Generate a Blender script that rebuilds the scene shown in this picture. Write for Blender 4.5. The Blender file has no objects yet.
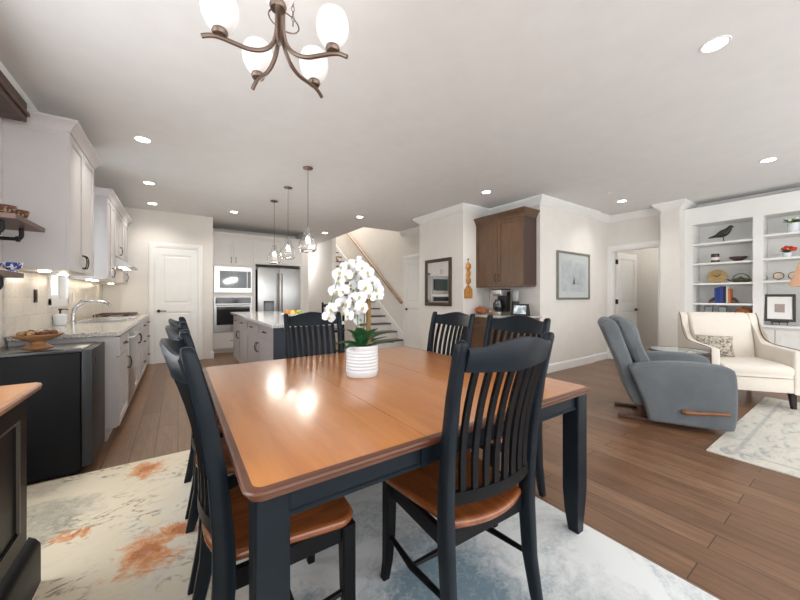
import bpy, bmesh, math, random
from mathutils import Vector, Matrix
random.seed(7)
PI = math.pi
SC = bpy.context.scene
COL = SC.collection

# ------------------------------------------------------------------ camera
cam_d = bpy.data.cameras.new('camera'); cam = bpy.data.objects.new('camera', cam_d); COL.objects.link(cam)
cam.location = (0, 0, 1.21)
cam.rotation_euler = (PI/2, 0, -math.atan2(222, 326))
cam_d.sensor_width = 36; cam_d.lens = 326*36/800; cam_d.shift_y = -4/800; cam_d.clip_start = .05
SC.camera = cam
# ------------------------------------------------------------------ world, exposure
SC.view_settings.view_transform = 'Standard'; SC.view_settings.look = 'None'
SC.view_settings.gamma = 1; SC.view_settings.use_curve_mapping = False
SC.view_settings.exposure = 0.24
world = bpy.data.worlds.new('daylight'); SC.world = world; world.use_nodes = True
bgn = world.node_tree.nodes['Background']
bgn.inputs[0].default_value = (.96, .98, 1, 1); bgn.inputs[1].default_value = 1.2

def light(kind, name, loc, energy, color=(1, 1, 1), rot=(0, 0, 0), **k):
    d = bpy.data.lights.new(name, kind); d.energy = energy; d.color = color
    for a, v in k.items(): setattr(d, a, v)
    o = bpy.data.objects.new(name, d); COL.objects.link(o); o.location = loc; o.rotation_euler = rot
    return o
# added fill at the open rear; daylight through the patio and sink windows
light('AREA', 'rear_fill', (2.6, -2.4, 1.5), 125, (.97, .98, 1), (PI/2+.22, 0, 0), shape='RECTANGLE', size=7.5, size_y=2.3)
light('AREA', 'patio_daylight', (-1.25, 1.5, 1.4), 50, (.96, .98, 1), (PI/2+.15, 0, -PI/2), shape='RECTANGLE', size=2.6, size_y=1.9)
light('AREA', 'sink_daylight', (-1.30, 4.87, 1.7), 5, (.75, .88, 1), (PI/2, 0, -PI/2), shape='RECTANGLE', size=.6, size_y=1.0)

# ------------------------------------------------------------------ materials
def mat(name, col, rough=.5, metal=0, var=0, vscale=6, bump=0, bscale=60, coat=0, emit=0, ecol=None, alpha=1, trans=0, ior=1.45, sheen=0, stretch=None, spec=None):
    m = bpy.data.materials.new(name); m.use_nodes = True
    N = m.node_tree.nodes; L = m.node_tree.links; p = N['Principled BSDF']
    p.inputs['Base Color'].default_value = (*col, 1); p.inputs['Roughness'].default_value = rough
    p.inputs['Metallic'].default_value = metal; p.inputs['Coat Weight'].default_value = coat
    p.inputs['Coat Roughness'].default_value = .12
    p.inputs['Transmission Weight'].default_value = trans; p.inputs['IOR'].default_value = ior
    p.inputs['Alpha'].default_value = alpha; p.inputs['Sheen Weight'].default_value = sheen
    if spec is not None: p.inputs['Specular IOR Level'].default_value = spec
    if emit:
        p.inputs['Emission Color'].default_value = (*(ecol or col), 1); p.inputs['Emission Strength'].default_value = emit
    tc = N.new('ShaderNodeTexCoord'); mp = N.new('ShaderNodeMapping'); L.new(tc.outputs['Object'], mp.inputs[0])
    if stretch: mp.inputs['Scale'].default_value = stretch
    n = N.new('ShaderNodeTexNoise'); n.inputs['Scale'].default_value = vscale; n.inputs['Detail'].default_value = 5
    L.new(mp.outputs[0], n.inputs['Vector'])
    v = max(var, .02)
    r = N.new('ShaderNodeMapRange'); L.new(n.outputs['Fac'], r.inputs[0])
    r.inputs[1].default_value = .3; r.inputs[2].default_value = .7
    r.inputs[3].default_value = 1-v; r.inputs[4].default_value = 1+v
    mx = N.new('ShaderNodeVectorMath'); mx.operation = 'SCALE'; mx.inputs[0].default_value = col
    L.new(r.outputs[0], mx.inputs['Scale']); L.new(mx.outputs[0], p.inputs['Base Color'])
    if bump:
        nb = N.new('ShaderNodeTexNoise'); nb.inputs['Scale'].default_value = bscale; nb.inputs['Detail'].default_value = 3
        L.new(mp.outputs[0], nb.inputs['Vector'])
        b = N.new('ShaderNodeBump'); b.inputs['Strength'].default_value = bump; b.inputs['Distance'].default_value = .01
        L.new(nb.outputs['Fac'], b.inputs['Height']); L.new(b.outputs[0], p.inputs['Normal'])
    return m

def ramp(N, fac, stops, L, mode='LINEAR'):
    r = N.new('ShaderNodeValToRGB'); L.new(fac, r.inputs[0]); e = r.color_ramp.elements
    r.color_ramp.interpolation = mode
    while len(e) < len(stops): e.new(.5)
    for i, (p, c) in enumerate(stops): e[i].position = p; e[i].color = (*c, 1)
    return r

def mix(N, L, fac, a, b):
    m = N.new('ShaderNodeMix'); m.data_type = 'RGBA'
    for s, v in ((0, fac), (6, a), (7, b)):
        if isinstance(v, (int, float)): m.inputs[s].default_value = v
        elif isinstance(v, tuple): m.inputs[s].default_value = (*v, 1)
        else: L.new(v, m.inputs[s])
    return m.outputs[2]

def math_n(N, L, op, a, b=None, clamp=False):
    m = N.new('ShaderNodeMath'); m.operation = op; m.use_clamp = clamp
    for s, v in ((0, a), (1, b)):
        if v is None: continue
        if isinstance(v, (int, float)): m.inputs[s].default_value = v
        else: L.new(v, m.inputs[s])
    return m.outputs[0]

def noise(N, L, vec, scale, detail=5, rough=.6, dist=0):
    n = N.new('ShaderNodeTexNoise'); n.inputs['Scale'].default_value = scale; n.inputs['Detail'].default_value = detail
    n.inputs['Roughness'].default_value = rough; n.inputs['Distortion'].default_value = dist
    L.new(vec, n.inputs['Vector']); return n.outputs['Fac']

def base_nodes(name, rough=.5):
    m = bpy.data.materials.new(name); m.use_nodes = True
    N = m.node_tree.nodes; L = m.node_tree.links; p = N['Principled BSDF']; p.inputs['Roughness'].default_value = rough
    tc = N.new('ShaderNodeTexCoord')
    return m, N, L, p, tc.outputs['Object']

def floor_material():
    m, N, L, p, v = base_nodes('oak_plank_floor', .3)
    mp = N.new('ShaderNodeMapping'); mp.inputs['Rotation'].default_value = (0, 0, PI/2); L.new(v, mp.inputs[0])
    b = N.new('ShaderNodeTexBrick'); L.new(mp.outputs[0], b.inputs[0]); b.offset = .37; b.squash = 1
    b.inputs['Color1'].default_value = (.0, .0, .0, 1); b.inputs['Color2'].default_value = (1, 1, 1, 1)
    b.inputs['Mortar'].default_value = (.5, .5, .5, 1); b.inputs['Scale'].default_value = 1
    b.inputs['Mortar Size'].default_value = .0022; b.inputs['Brick Width'].default_value = 1.25; b.inputs['Row Height'].default_value = .15
    mp2 = N.new('ShaderNodeMapping'); mp2.inputs['Scale'].default_value = (14, 1.2, 1); L.new(v, mp2.inputs[0])
    add = N.new('ShaderNodeVectorMath'); L.new(mp2.outputs[0], add.inputs[0])
    sc = N.new('ShaderNodeVectorMath'); sc.operation = 'SCALE'; sc.inputs['Scale'].default_value = 9; L.new(b.outputs['Color'], sc.inputs[0]); L.new(sc.outputs[0], add.inputs[1])
    g = noise(N, L, add.outputs[0], 2.6, 7, .65, .6)
    tone = ramp(N, b.outputs['Color'], [(0, (.175, .090, .047)), (.5, (.215, .114, .061)), (1, (.255, .142, .079))], L)
    gr = ramp(N, g, [(.3, (.62, .6, .58)), (.7, (1.22, 1.22, 1.22))], L)
    mm = N.new('ShaderNodeMix'); mm.data_type = 'RGBA'; mm.blend_type = 'MULTIPLY'; mm.inputs[0].default_value = 1
    L.new(tone.outputs[0], mm.inputs[6]); L.new(gr.outputs[0], mm.inputs[7])
    L.new(mix(N, L, b.outputs['Fac'], mm.outputs[2], (.03, .018, .012)), p.inputs['Base Color'])
    bp = N.new('ShaderNodeBump'); bp.inputs['Strength'].default_value = .15; bp.inputs['Distance'].default_value = .004
    L.new(g, bp.inputs['Height']); L.new(bp.outputs[0], p.inputs['Normal'])
    rr = N.new('ShaderNodeMapRange'); L.new(g, rr.inputs[0]); rr.inputs[3].default_value = .26; rr.inputs[4].default_value = .44
    L.new(rr.outputs[0], p.inputs['Roughness'])
    return m

def blob(N, L, v, cx, cy, r, soft=.5, wob=None):
    s = N.new('ShaderNodeVectorMath'); s.operation = 'SUBTRACT'; L.new(v, s.inputs[0]); s.inputs[1].default_value = (cx, cy, 0)
    ln = N.new('ShaderNodeVectorMath'); ln.operation = 'LENGTH'; L.new(s.outputs[0], ln.inputs[0])
    d = ln.outputs['Value']
    if wob is not None: d = math_n(N, L, 'ADD', d, wob)
    mr = N.new('ShaderNodeMapRange'); mr.clamp = True; L.new(d, mr.inputs[0]); mr.inputs[1].default_value = r*(1-soft); mr.inputs[2].default_value = r
    mr.inputs[3].default_value = 1; mr.inputs[4].default_value = 0
    return mr.outputs[0]

def rug_material():
    m, N, L, p, v = base_nodes('floral_rug_pile', .95)
    n1 = noise(N, L, v, 2.0, 6, .62, 1.4); n2 = noise(N, L, v, 9, 6, .7, 2.5); n3 = noise(N, L, v, 34, 5, .75, 1)
    wob = math_n(N, L, 'MULTIPLY', math_n(N, L, 'SUBTRACT', noise(N, L, v, 8, 5, .7, .8), .5), .42)
    cream = (.84, .73, .55); white = (.78, .80, .80)
    # the cream ground turns cooler towards the right half of the rug
    sx = N.new('ShaderNodeSeparateXYZ'); L.new(v, sx.inputs[0])
    coolf = N.new('ShaderNodeMapRange'); L.new(math_n(N, L, 'ADD', sx.outputs[0], math_n(N, L, 'MULTIPLY', n1, .8)), coolf.inputs[0])
    coolf.inputs[1].default_value = .2; coolf.inputs[2].default_value = 1.0
    c = mix(N, L, coolf.outputs[0], cream, white)
    # thin branching olive veins on the cream side
    vor = N.new('ShaderNodeTexNoise'); vor.inputs['Scale'].default_value = 2.6; vor.inputs['Detail'].default_value = 3; vor.inputs['Distortion'].default_value = 1.5
    mp = N.new('ShaderNodeMapping'); mp.inputs['Rotation'].default_value = (0, 0, .7); mp.inputs['Scale'].default_value = (1, 2.4, 1); L.new(v, mp.inputs[0]); L.new(mp.outputs[0], vor.inputs['Vector'])
    vein = ramp(N, vor.outputs['Fac'], [(.455, (0, 0, 0)), (.495, (1, 1, 1)), (.535, (0, 0, 0))], L)
    gate = ramp(N, n2, [(.43, (0, 0, 0)), (.55, (1, 1, 1))], L)
    gate2 = ramp(N, noise(N, L, v, 1.7, 2, .5, .5), [(.46, (.08, .08, .08)), (.58, (1, 1, 1))], L)
    vg = math_n(N, L, 'MULTIPLY', math_n(N, L, 'MULTIPLY', math_n(N, L, 'MULTIPLY', vein.outputs[0], gate.outputs[0]), gate2.outputs[0]), math_n(N, L, 'SUBTRACT', 1.0, math_n(N, L, 'MULTIPLY', coolf.outputs[0], .75)))
    c = mix(N, L, vg, c, (.24, .20, .12))
    # blue-grey watery patches on the cool side
    bl = ramp(N, n1, [(.50, (0, 0, 0)), (.60, (1, 1, 1))], L)
    bl3 = ramp(N, n3, [(.42, (0, 0, 0)), (.62, (1, 1, 1))], L)
    bf = math_n(N, L, 'MULTIPLY', math_n(N, L, 'MULTIPLY', bl.outputs[0], coolf.outputs[0]), math_n(N, L, 'ADD', math_n(N, L, 'MULTIPLY', bl3.outputs[0], .45), .12))
    c = mix(N, L, bf, c, (.22, .30, .35))
    for (x, y, r, k, cc) in ((.92, 1.0, .36, 1.2, (.20, .29, .35)), (.35, 1.18, .2, .9, (.24, .31, .35)), (.62, .75, .30, 1.0, (.2, .28, .33)), (1.3, .55, .26, .55, (.3, .34, .34)), (-.60, 2.50, .27, .75, (.27, .27, .21)), (-.68, 2.9, .12, .4, (.33, .3, .22))):
        f = math_n(N, L, 'MULTIPLY', blob(N, L, v, x, y, r, .55, wob), math_n(N, L, 'MULTIPLY', n3, k*1.7), True)
        c = mix(N, L, f, c, cc)
    for (x, y, r) in ((-.17, 2.84, .13), (-.12, 1.93, .15), (.02, 2.02, .11), (-.44, 2.27, .06), (-.25, .9, .2)):
        f = math_n(N, L, 'MULTIPLY', blob(N, L, v, x, y, r, .45, wob), math_n(N, L, 'ADD', math_n(N, L, 'MULTIPLY', n3, 1.7), -.08), True)
        c = mix(N, L, f, c, (.74, .27, .07))
        f2 = math_n(N, L, 'MULTIPLY', blob(N, L, v, x, y, r*.38, .6, wob), .6)
        c = mix(N, L, f2, c, (.42, .11, .04))
    L.new(c, p.inputs['Base Color'])
    bp = N.new('ShaderNodeBump'); bp.inputs['Strength'].default_value = .35; bp.inputs['Distance'].default_value = .004
    L.new(noise(N, L, v, 220, 2), bp.inputs['Height']); L.new(bp.outputs[0], p.inputs['Normal'])
    return m

def rug2_material():
    m, N, L, p, v = base_nodes('faded_rug_pile', .95)
    mp = N.new('ShaderNodeMapping'); mp.inputs['Scale'].default_value = (1, 2.2, 1); L.new(v, mp.inputs[0])
    n = noise(N, L, mp.outputs[0], 4.5, 6, .7, 1.2); n3 = noise(N, L, v, 30, 4, .7)
    r = ramp(N, n, [(.36, (.40, .42, .42)), (.45, (.62, .60, .54)), (.6, (.70, .665, .585)), (.72, (.55, .57, .55))], L)
    # a blue-grey border line set in from the edges (rug centred on its own origin)
    sx = N.new('ShaderNodeSeparateXYZ'); L.new(v, sx.inputs[0])
    ax = math_n(N, L, 'SUBTRACT', 1.19, math_n(N, L, 'ABSOLUTE', sx.outputs[0])); ay = math_n(N, L, 'SUBTRACT', 1.20, math_n(N, L, 'ABSOLUTE', sx.outputs[1]))
    e = math_n(N, L, 'MINIMUM', ax, ay)
    bd = ramp(N, e, [(.12, (0, 0, 0)), (.13, (.8, .8, .8)), (.15, (.8, .8, .8)), (.16, (0, 0, 0))], L)
    c = mix(N, L, math_n(N, L, 'MULTIPLY', bd.outputs[0], n3), r.outputs[0], (.26, .32, .34))
    L.new(c, p.inputs['Base Color']); return m

def wood(name, c1, c2, rough=.35, scale=(2, 14, 2), coat=0, k=3.0):
    m, N, L, p, v = base_nodes(name, rough); p.inputs['Coat Weight'].default_value = coat; p.inputs['Coat Roughness'].default_value = .19
    mp = N.new('ShaderNodeMapping'); mp.inputs['Scale'].default_value = scale; L.new(v, mp.inputs[0])
    n = noise(N, L, mp.outputs[0], k, 6, .6, .5)
    r = ramp(N, n, [(.3, c1), (.7, c2)], L); L.new(r.outputs[0], p.inputs['Base Color']); return m

def granite(name, base, dark, mid):
    m, N, L, p, v = base_nodes(name, .12)
    n = noise(N, L, v, 70, 4, .8); n2 = noise(N, L, v, 160, 3, .7); n3 = noise(N, L, v, 6, 5, .6, 1)
    c = ramp(N, n, [(.40, dark), (.46, mid), (.53, base)], L).outputs[0]
    c = mix(N, L, ramp(N, n2, [(.62, (0, 0, 0)), (.66, (1, 1, 1))], L).outputs[0], c, dark)
    c = mix(N, L, ramp(N, n3, [(.5, (0, 0, 0)), (.75, (.35, .35, .35))], L).outputs[0], c, mid)
    L.new(c, p.inputs['Base Color']); return m

def tile_material():
    m, N, L, p, v = base_nodes('stone_backsplash_tile', .3)
    mp = N.new('ShaderNodeMapping'); mp.inputs['Rotation'].default_value = (0, PI/2, 0); L.new(v, mp.inputs[0])
    sx = N.new('ShaderNodeSeparateXYZ'); L.new(v, sx.inputs[0]); cb = N.new('ShaderNodeCombineXYZ'); L.new(sx.outputs[1], cb.inputs[0]); L.new(sx.outputs[2], cb.inputs[1])
    b = N.new('ShaderNodeTexBrick'); L.new(cb.outputs[0], b.inputs[0]); b.inputs['Scale'].default_value = 1
    b.inputs['Brick Width'].default_value = .30; b.inputs['Row Height'].default_value = .15; b.inputs['Mortar Size'].default_value = .003
    b.inputs['Color1'].default_value = (.70, .64, .55, 1); b.inputs['Color2'].default_value = (.62, .57, .5, 1); b.inputs['Mortar'].default_value = (.5, .47, .42, 1)
    n = noise(N, L, v, 7, 6, .7, 2)
    c = mix(N, L, ramp(N, n, [(.46, (0, 0, 0)), (.52, (.6, .6, .6)), (.58, (0, 0, 0))], L).outputs[0], b.outputs['Color'], (.78, .76, .72))
    L.new(c, p.inputs['Base Color']); return m

def art_material(name, horizon, c_sky, c_dark, scale=9):
    m, N, L, p, v = base_nodes(name, .5)
    n = noise(N, L, v, scale, 6, .7, .8)
    sx = N.new('ShaderNodeSeparateXYZ'); L.new(v, sx.inputs[0])
    h = math_n(N, L, 'ADD', sx.outputs[2], math_n(N, L, 'MULTIPLY', n, -horizon))
    f = ramp(N, h, [(.0, (1, 1, 1)), (.22, (0, 0, 0))], L).outputs[0]
    c = mix(N, L, math_n(N, L, 'MULTIPLY', f, n), c_sky, c_dark)
    L.new(c, p.inputs['Base Color']); return m

WALL = mat('greige_wall_paint', (.76, .725, .675), .75, var=.012, bump=.02, bscale=300)
CEIL = mat('white_ceiling_paint', (.77, .765, .755), .85, var=.01, bump=.03, bscale=250)
TRIM = mat('white_trim_paint', (.83, .825, .80), .4)
CABW = mat('white_cabinet_lacquer', (.80, .775, .735), .35)
CABG = mat('pale_grey_cabinet_lacquer', (.53, .50, .49), .4)
CABI = mat('island_grey_lacquer', (.40, .36, .36), .4)
NAVY = mat('dark_navy_panel', (.035, .04, .055), .45)
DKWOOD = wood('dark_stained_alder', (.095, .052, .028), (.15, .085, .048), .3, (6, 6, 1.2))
DKSIDE = wood('alder_shaded_side_dark_frame', (.048, .027, .019), (.072, .040, .026), .42, (6, 6, 1.2))  # cabinet side shade put into the wood colour; the mirror frame is truly dark
FLOOR = floor_material(); RUG = rug_material(); RUG2 = rug2_material()
TOPW = wood('honey_table_top', (.47, .150, .024), (.58, .215, .042), .30, (9, 1.0, 2), .8, 2.2)
EDGEW = wood('reddish_table_edge', (.085, .028, .013), (.13, .045, .021), .3, (2, 2, 2), .15)
SEATW = wood('chestnut_seat', (.19, .052, .015), (.29, .092, .026), .26, (12, 2, 2), .4)
BLACK = mat('black_wood_paint', (.008, .008, .009), .36, var=.15, vscale=12, spec=.14)
BLUBLK = mat('black_paint_blue_reflection', (.009, .0135, .019), .34, var=.15, vscale=12, spec=.2)  # black paint with a blue window reflection mixed into its colour
GRAN = granite('speckled_granite', (.68, .65, .60), (.10, .09, .08), (.40, .37, .34))
STEEL = mat('brushed_steel', (.56, .56, .56), .28, 1, var=.04, vscale=3, stretch=(30, 1, 1))
STEELW = mat('pale_brushed_steel', (.50, .50, .49), .36, 1, var=.04, vscale=3)
BRONZE = mat('oil_rubbed_bronze', (.045, .030, .022), .4, .7)
NICKEL = mat('brushed_bronze_nickel', (.20, .145, .115), .38, .85, var=.1)
CHROME = mat('chrome', (.55, .55, .56), .2, 1)
BLKGLASS = mat('black_oven_glass', (.015, .016, .018), .06, coat=.5)
TEALGLASS = mat('dark_microwave_glass', (.03, .05, .055), .05, coat=.5)
FRBLACK = mat('matte_black_appliance', (.006, .006, .0065), .5, spec=.18)
FRTOP = mat('satin_black_appliance_top', (.03, .03, .033), .25)
FRDOOR = mat('dark_steel_fridge_door', (.025, .025, .026), .4, 0, spec=.3)
GLASS = mat('clear_glass', (1, 1, 1), .02, trans=1, ior=1.45)
PANE = mat('window_glass', (.95, .98, 1), .0, trans=1, ior=1.01)
FROST = mat('frosted_white_glass', (.72, .71, .71), .5, emit=.22, ecol=(1, .95, .90))
BULB = mat('glowing_bulb', (1, .9, .75), .5, emit=14, ecol=(1, .9, .76))
LENS = mat('downlight_lens', (1, 1, 1), .5, emit=14, ecol=(1, .96, .9))
PUCK = mat('puck_lens', (1, 1, 1), .5, emit=10, ecol=(1, .85, .62))
RECL = mat('grey_blue_recliner_fabric', (.128, .143, .155), .9, var=.16, vscale=4, bump=.15, bscale=160, sheen=.15)
CREAM = mat('cream_upholstery', (.72, .66, .585), .9, var=.03, bump=.12, bscale=260, sheen=.2)
PIPING = mat('brown_piping', (.12, .07, .045), .6)
DKLEG = mat('espresso_leg', (.02, .013, .012), .4)
LEVER = wood('lever_wood', (.20, .075, .03), (.28, .12, .05), .35)
RUNNER = mat('dark_base_wood', (.10, .05, .035), .45)
CERAM = mat('white_glazed_ceramic', (.76, .79, .82), .35)
LEAF = mat('orchid_leaf_green', (.022, .10, .035), .35, var=.3, vscale=20)
PETAL = mat('white_petal', (.86, .87, .90), .6, var=.03)
LIP = mat('yellow_green_orchid_lip', (.45, .42, .15), .5)
STEM = mat('green_orchid_stem', (.16, .24, .10), .5)
STAKE = mat('bark_brown_stake', (.25, .15, .055), .7, var=.3, vscale=30)
MOSS = mat('dark_potting_bark', (.05, .035, .02), .9)
HANDR = wood('golden_oak_handrail', (.20, .10, .035), (.33, .18, .07), .35, (8, 2, 2))
TREAD = mat('dark_stair_tread', (.10, .062, .05), .4, var=.1)
SHELFW = wood('walnut_floating_shelf', (.08, .035, .025), (.14, .07, .05), .4, (4, 10, 4))
PIPE = mat('black_iron_pipe', (.018, .018, .02), .5, .5)
VAL = wood('dark_valance_wood', (.045, .026, .018), (.09, .055, .04), .5)
BOWLW = wood('turned_maple_bowl', (.34, .16, .06), (.50, .27, .12), .4, (3, 3, 9))
NUT = mat('brown_nut', (.16, .05, .028), .5, var=.3, vscale=20)
TAN = mat('tan_nut', (.46, .27, .12), .5, var=.3, vscale=20)
TILE = tile_material()
SKYBACK = mat('pale_garden_ground', (.35, .42, .3), .9, var=.3, vscale=2)
PLAST = mat('white_plastic', (.8, .79, .76), .4)
BLKPL = mat('black_plastic', (.015, .015, .016), .4)

# ------------------------------------------------------------------ geometry builder
class G:
    def __init__(s): s.bm = bmesh.new(); s.mi = 0; s.M = None
    def _v(s, c): c = Vector(c); return s.bm.verts.new(s.M @ c if s.M else c)
    def _f(s, vs):
        try: f = s.bm.faces.new(vs); f.material_index = s.mi; return f
        except ValueError: return None
    def box(s, x0, x1, y0, y1, z0, z1, bev=0, seg=2):
        t = bmesh.new(); bmesh.ops.create_cube(t, size=1)
        for v in t.verts: v.co = Vector(((x0+x1)/2+v.co.x*abs(x1-x0), (y0+y1)/2+v.co.y*abs(y1-y0), (z0+z1)/2+v.co.z*abs(z1-z0)))
        if bev: bmesh.ops.bevel(t, geom=t.edges[:], offset=min(bev, .49*min(abs(x1-x0), abs(y1-y0), abs(z1-z0))), segments=seg, profile=.6, affect='EDGES', clamp_overlap=True)
        s._merge(t); return s
    def _merge(s, t):
        mp = {v: s._v(v.co) for v in t.verts}
        for f in t.faces: s._f([mp[v] for v in f.verts])
        t.free()
    def loft(s, loops, cap=True, closed=True):
        R = [[s._v(p) for p in lp] for lp in loops]; n = len(R[0])
        for a, b in zip(R, R[1:]):
            for i in range(n if closed else n-1): s._f([a[i], a[(i+1) % n], b[(i+1) % n], b[i]])
        if cap: s._f(R[0][::-1]); s._f(R[-1])
        return s
    def rects(s, secs, ch=.18):
        # secs: (x, y, z, halfx, halfy) horizontal chamfered rectangles stacked upwards
        L = []
        for x, y, z, a, b in secs:
            c = ch*min(a, b)
            L.append([(x+a-c, y-b, z), (x+a, y-b+c, z), (x+a, y+b-c, z), (x+a-c, y+b, z), (x-a+c, y+b, z), (x-a, y+b-c, z), (x-a, y-b+c, z), (x-a+c, y-b, z)])
        return s.loft(L)
    def tube(s, pts, r, seg=8, cap=True, closed=False, flat=None):
        pts = [Vector(p) for p in pts]; n = len(pts); loops = []; up = None
        for i, p in enumerate(pts):
            if closed: d = pts[(i+1) % n]-pts[i-1]
            else: d = pts[min(i+1, n-1)]-pts[max(i-1, 0)]
            d.normalize()
            if up is None: up = Vector((0, 0, 1)) if abs(d.z) < .9 else Vector((1, 0, 0))
            a = d.cross(up)
            if a.length < 1e-4: a = d.orthogonal()
            a.normalize(); b = a.cross(d).normalized(); up = b
            rr = r[i] if isinstance(r, (list, tuple)) else r
            fx, fy = flat or (1, 1)
            loops.append([p + a*rr*fx*math.cos(2*PI*k/seg) + b*rr*fy*math.sin(2*PI*k/seg) for k in range(seg)])
        if closed: loops.append(loops[0]); cap = False
        return s.loft(loops, cap)
    def cyl(s, p0, p1, r0, r1=None, seg=16): return s.tube([p0, p1], [r0, r0 if r1 is None else r1], seg)
    def lathe(s, prof, c=(0, 0, 0), seg=24, sx=1, sy=1, rib=0, nr=0, cap=True):
        c = Vector(c); loops = []
        for r, z in prof:
            loops.append([c+Vector((sx*max(r, 1e-4)*(1+rib*math.cos(nr*2*PI*k/seg))*math.cos(2*PI*k/seg), sy*max(r, 1e-4)*(1+rib*math.cos(nr*2*PI*k/seg))*math.sin(2*PI*k/seg), z)) for k in range(seg)])
        return s.loft(loops, cap)
    def ball(s, c, r, seg=14, sx=1, sy=1, sz=1, rib=0, nr=0):
        return s.lathe([(r*math.sin(PI*(i/8)), -sz*r*math.cos(PI*i/8)) for i in range(9)], c, seg, sx, sy, rib, nr)
    def prism(s, outline, axis, lo, hi):
        # outline of 2d points extruded along axis; (a,b) are the two other axes in order
        def P(a, b, t): return {'x': (t, a, b), 'y': (a, t, b), 'z': (a, b, t)}[axis]
        return s.loft([[P(a, b, lo) for a, b in outline], [P(a, b, hi) for a, b in outline]])
    def path(s, pts, prof):
        # profile (out, z) swept along a plan path with mitred corners; 'out' is to the right of travel
        loops = []; n = len(pts); P = [Vector(p) for p in pts]
        for i in range(n):
            ns = []
            if i > 0: t = (P[i]-P[i-1]).normalized(); ns.append(Vector((t.y, -t.x)))
            if i < n-1: t = (P[i+1]-P[i]).normalized(); ns.append(Vector((t.y, -t.x)))
            m = ns[0] if len(ns) == 1 else (ns[0]+ns[1])/(1+ns[0].dot(ns[1]))
            loops.append([(P[i].x+m.x*o, P[i].y+m.y*o, z) for o, z in prof])
        return s.loft(loops)
    def slab(s, outline, layers):
        # outline: 2d loop round the origin; layers: (z, inset) rings stacked
        n = len(outline); loops = []
        for z, ins in layers:
            lp = []
            for i in range(n):
                p = Vector(outline[i]); a = Vector(outline[i-1]); b = Vector(outline[(i+1) % n])
                t = (b-a).normalized(); nn = Vector((t.y, -t.x))
                q = p - nn*ins; lp.append((q.x, q.y, z))
            loops.append(lp)
        return s.loft(loops)
    def done(s, name, m, parent=None, smooth=35, loc=None, rot=None, noweld=True):
        bm = s.bm; bmesh.ops.remove_doubles(bm, verts=bm.verts, dist=1e-6) if not noweld else None
        bmesh.ops.recalc_face_normals(bm, faces=bm.faces)
        me = bpy.data.meshes.new(name); bm.to_mesh(me); bm.free()
        for mm in (m if isinstance(m, (list, tuple)) else [m]): me.materials.append(mm)
        if smooth:
            me.polygons.foreach_set('use_smooth', [True]*len(me.polygons)); me.set_sharp_from_angle(angle=math.radians(smooth))
        o = bpy.data.objects.new(name, me); COL.objects.link(o)
        if parent: o.parent = parent
        if loc: o.location = loc
        if rot: o.rotation_euler = rot
        return o

def tag(o, label, cat, group=None):
    o['label'] = label; o['category'] = cat
    if group: o['group'] = group
    return o
def thing(name, label, cat, loc=(0, 0, 0), rz=0, group=None):
    o = bpy.data.objects.new(name, None); COL.objects.link(o); o.empty_display_size = .1
    o.location = loc; o.rotation_euler = (0, 0, rz); return tag(o, label, cat, group)
def struct(name, g, m, parent=None, smooth=0):
    o = g.done(name, m, parent, smooth)
    if not parent: o['kind'] = 'structure'
    return o
def kids(o): return [c for c in bpy.data.objects if c.parent == o]
def copy_tree(o, parent=None):
    c = o.copy(); COL.objects.link(c)
    if parent: c.parent = parent
    for ch in kids(o): copy_tree(ch, c)
    return c
def rrect(x0, x1, y0, y1, r, n=6):
    pts = []
    for cx, cy, a in ((x1-r, y0+r, -PI/2), (x1-r, y1-r, 0), (x0+r, y1-r, PI/2), (x0+r, y0+r, PI)):
        for i in range(n+1): t = a+PI/2*i/n; pts.append((cx+r*math.cos(t), cy+r*math.sin(t)))
    return pts

# ================================================================== the room shell
H = 2.74
struct('floor', G().box(-1.2, 9.2, -2.6, 12.6, -.1, 0), FLOOR)
g = G(); g.box(-1.2, 3.41, -2.6, 12.6, H, H+.12); g.box(3.41, 4.47, -2.6, 6.44, H, H+.12); g.box(4.47, 9.2, -2.6, 12.6, H, H+.12)
struct('ceiling', g, CEIL)
# left wall with the patio window (outside the frame) and the sink window
g = G()
def wall_x(g, x0, x1, ys, zs_holes, z1=H):
    # ys: (y0,y1); holes: (ya,yb,za,zb)
    y = ys[0]
    for ya, yb, za, zb in zs_holes:
        g.box(x0, x1, y, ya, 0, z1)
        if za > 0: g.box(x0, x1, ya, yb, 0, za)
        if zb < z1: g.box(x0, x1, ya, yb, zb, z1)
        y = yb
    g.box(x0, x1, y, ys[1], 0, z1)
wall_x(g, -1.17, -1.05, (-2.6, 7.4), [(.2, 2.75, .25, 2.35), (4.58, 5.17, 1.17, 2.25)])
struct('wall_left', g, WALL)
struct('wall_back', G().box(-1.17, .56, 7.28, 7.40, 0, H), WALL)
struct('wall_kitchen', G().box(.46, .56, 7.40, 8.5, 0, H).box(.46, 2.62, 8.45, 8.55, 0, H).box(2.50, 2.62, 7.80, 8.45, 0, H), WALL)
# stair enclosure
g = G(); g.box(3.422, 3.52, 8.25, 12.4, 0, 5.3)
g.prism([(6.36, 0), (8.25, 0), (8.25, 1.44), (6.36, .18)], 'x', 3.47, 3.52)
struct('wall_stair_left', g, WALL)
struct('wall_stair_right', G().box(4.45, 4.57, 4.101, 6.44, 0, H).box(4.45, 4.57, 6.44, 12.5, 0, 5.3), WALL)
struct('wall_stair_head', G().box(3.42, 4.57, 12.4, 12.5, 0, 5.3).box(2.6, 3.42, 12.4, 12.5, 0, H).box(3.42, 4.45, 6.34, 6.44, H+.12, 5.3).box(3.32, 3.42, 6.34, 8.25, H+.12, 5.3).box(3.32, 4.57, 6.34, 12.5, 5.3, 5.4), WALL)
struct('wall_hall_left', G().box(2.5, 2.62, 8.55, 12.5, 0, H), WALL)
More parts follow.
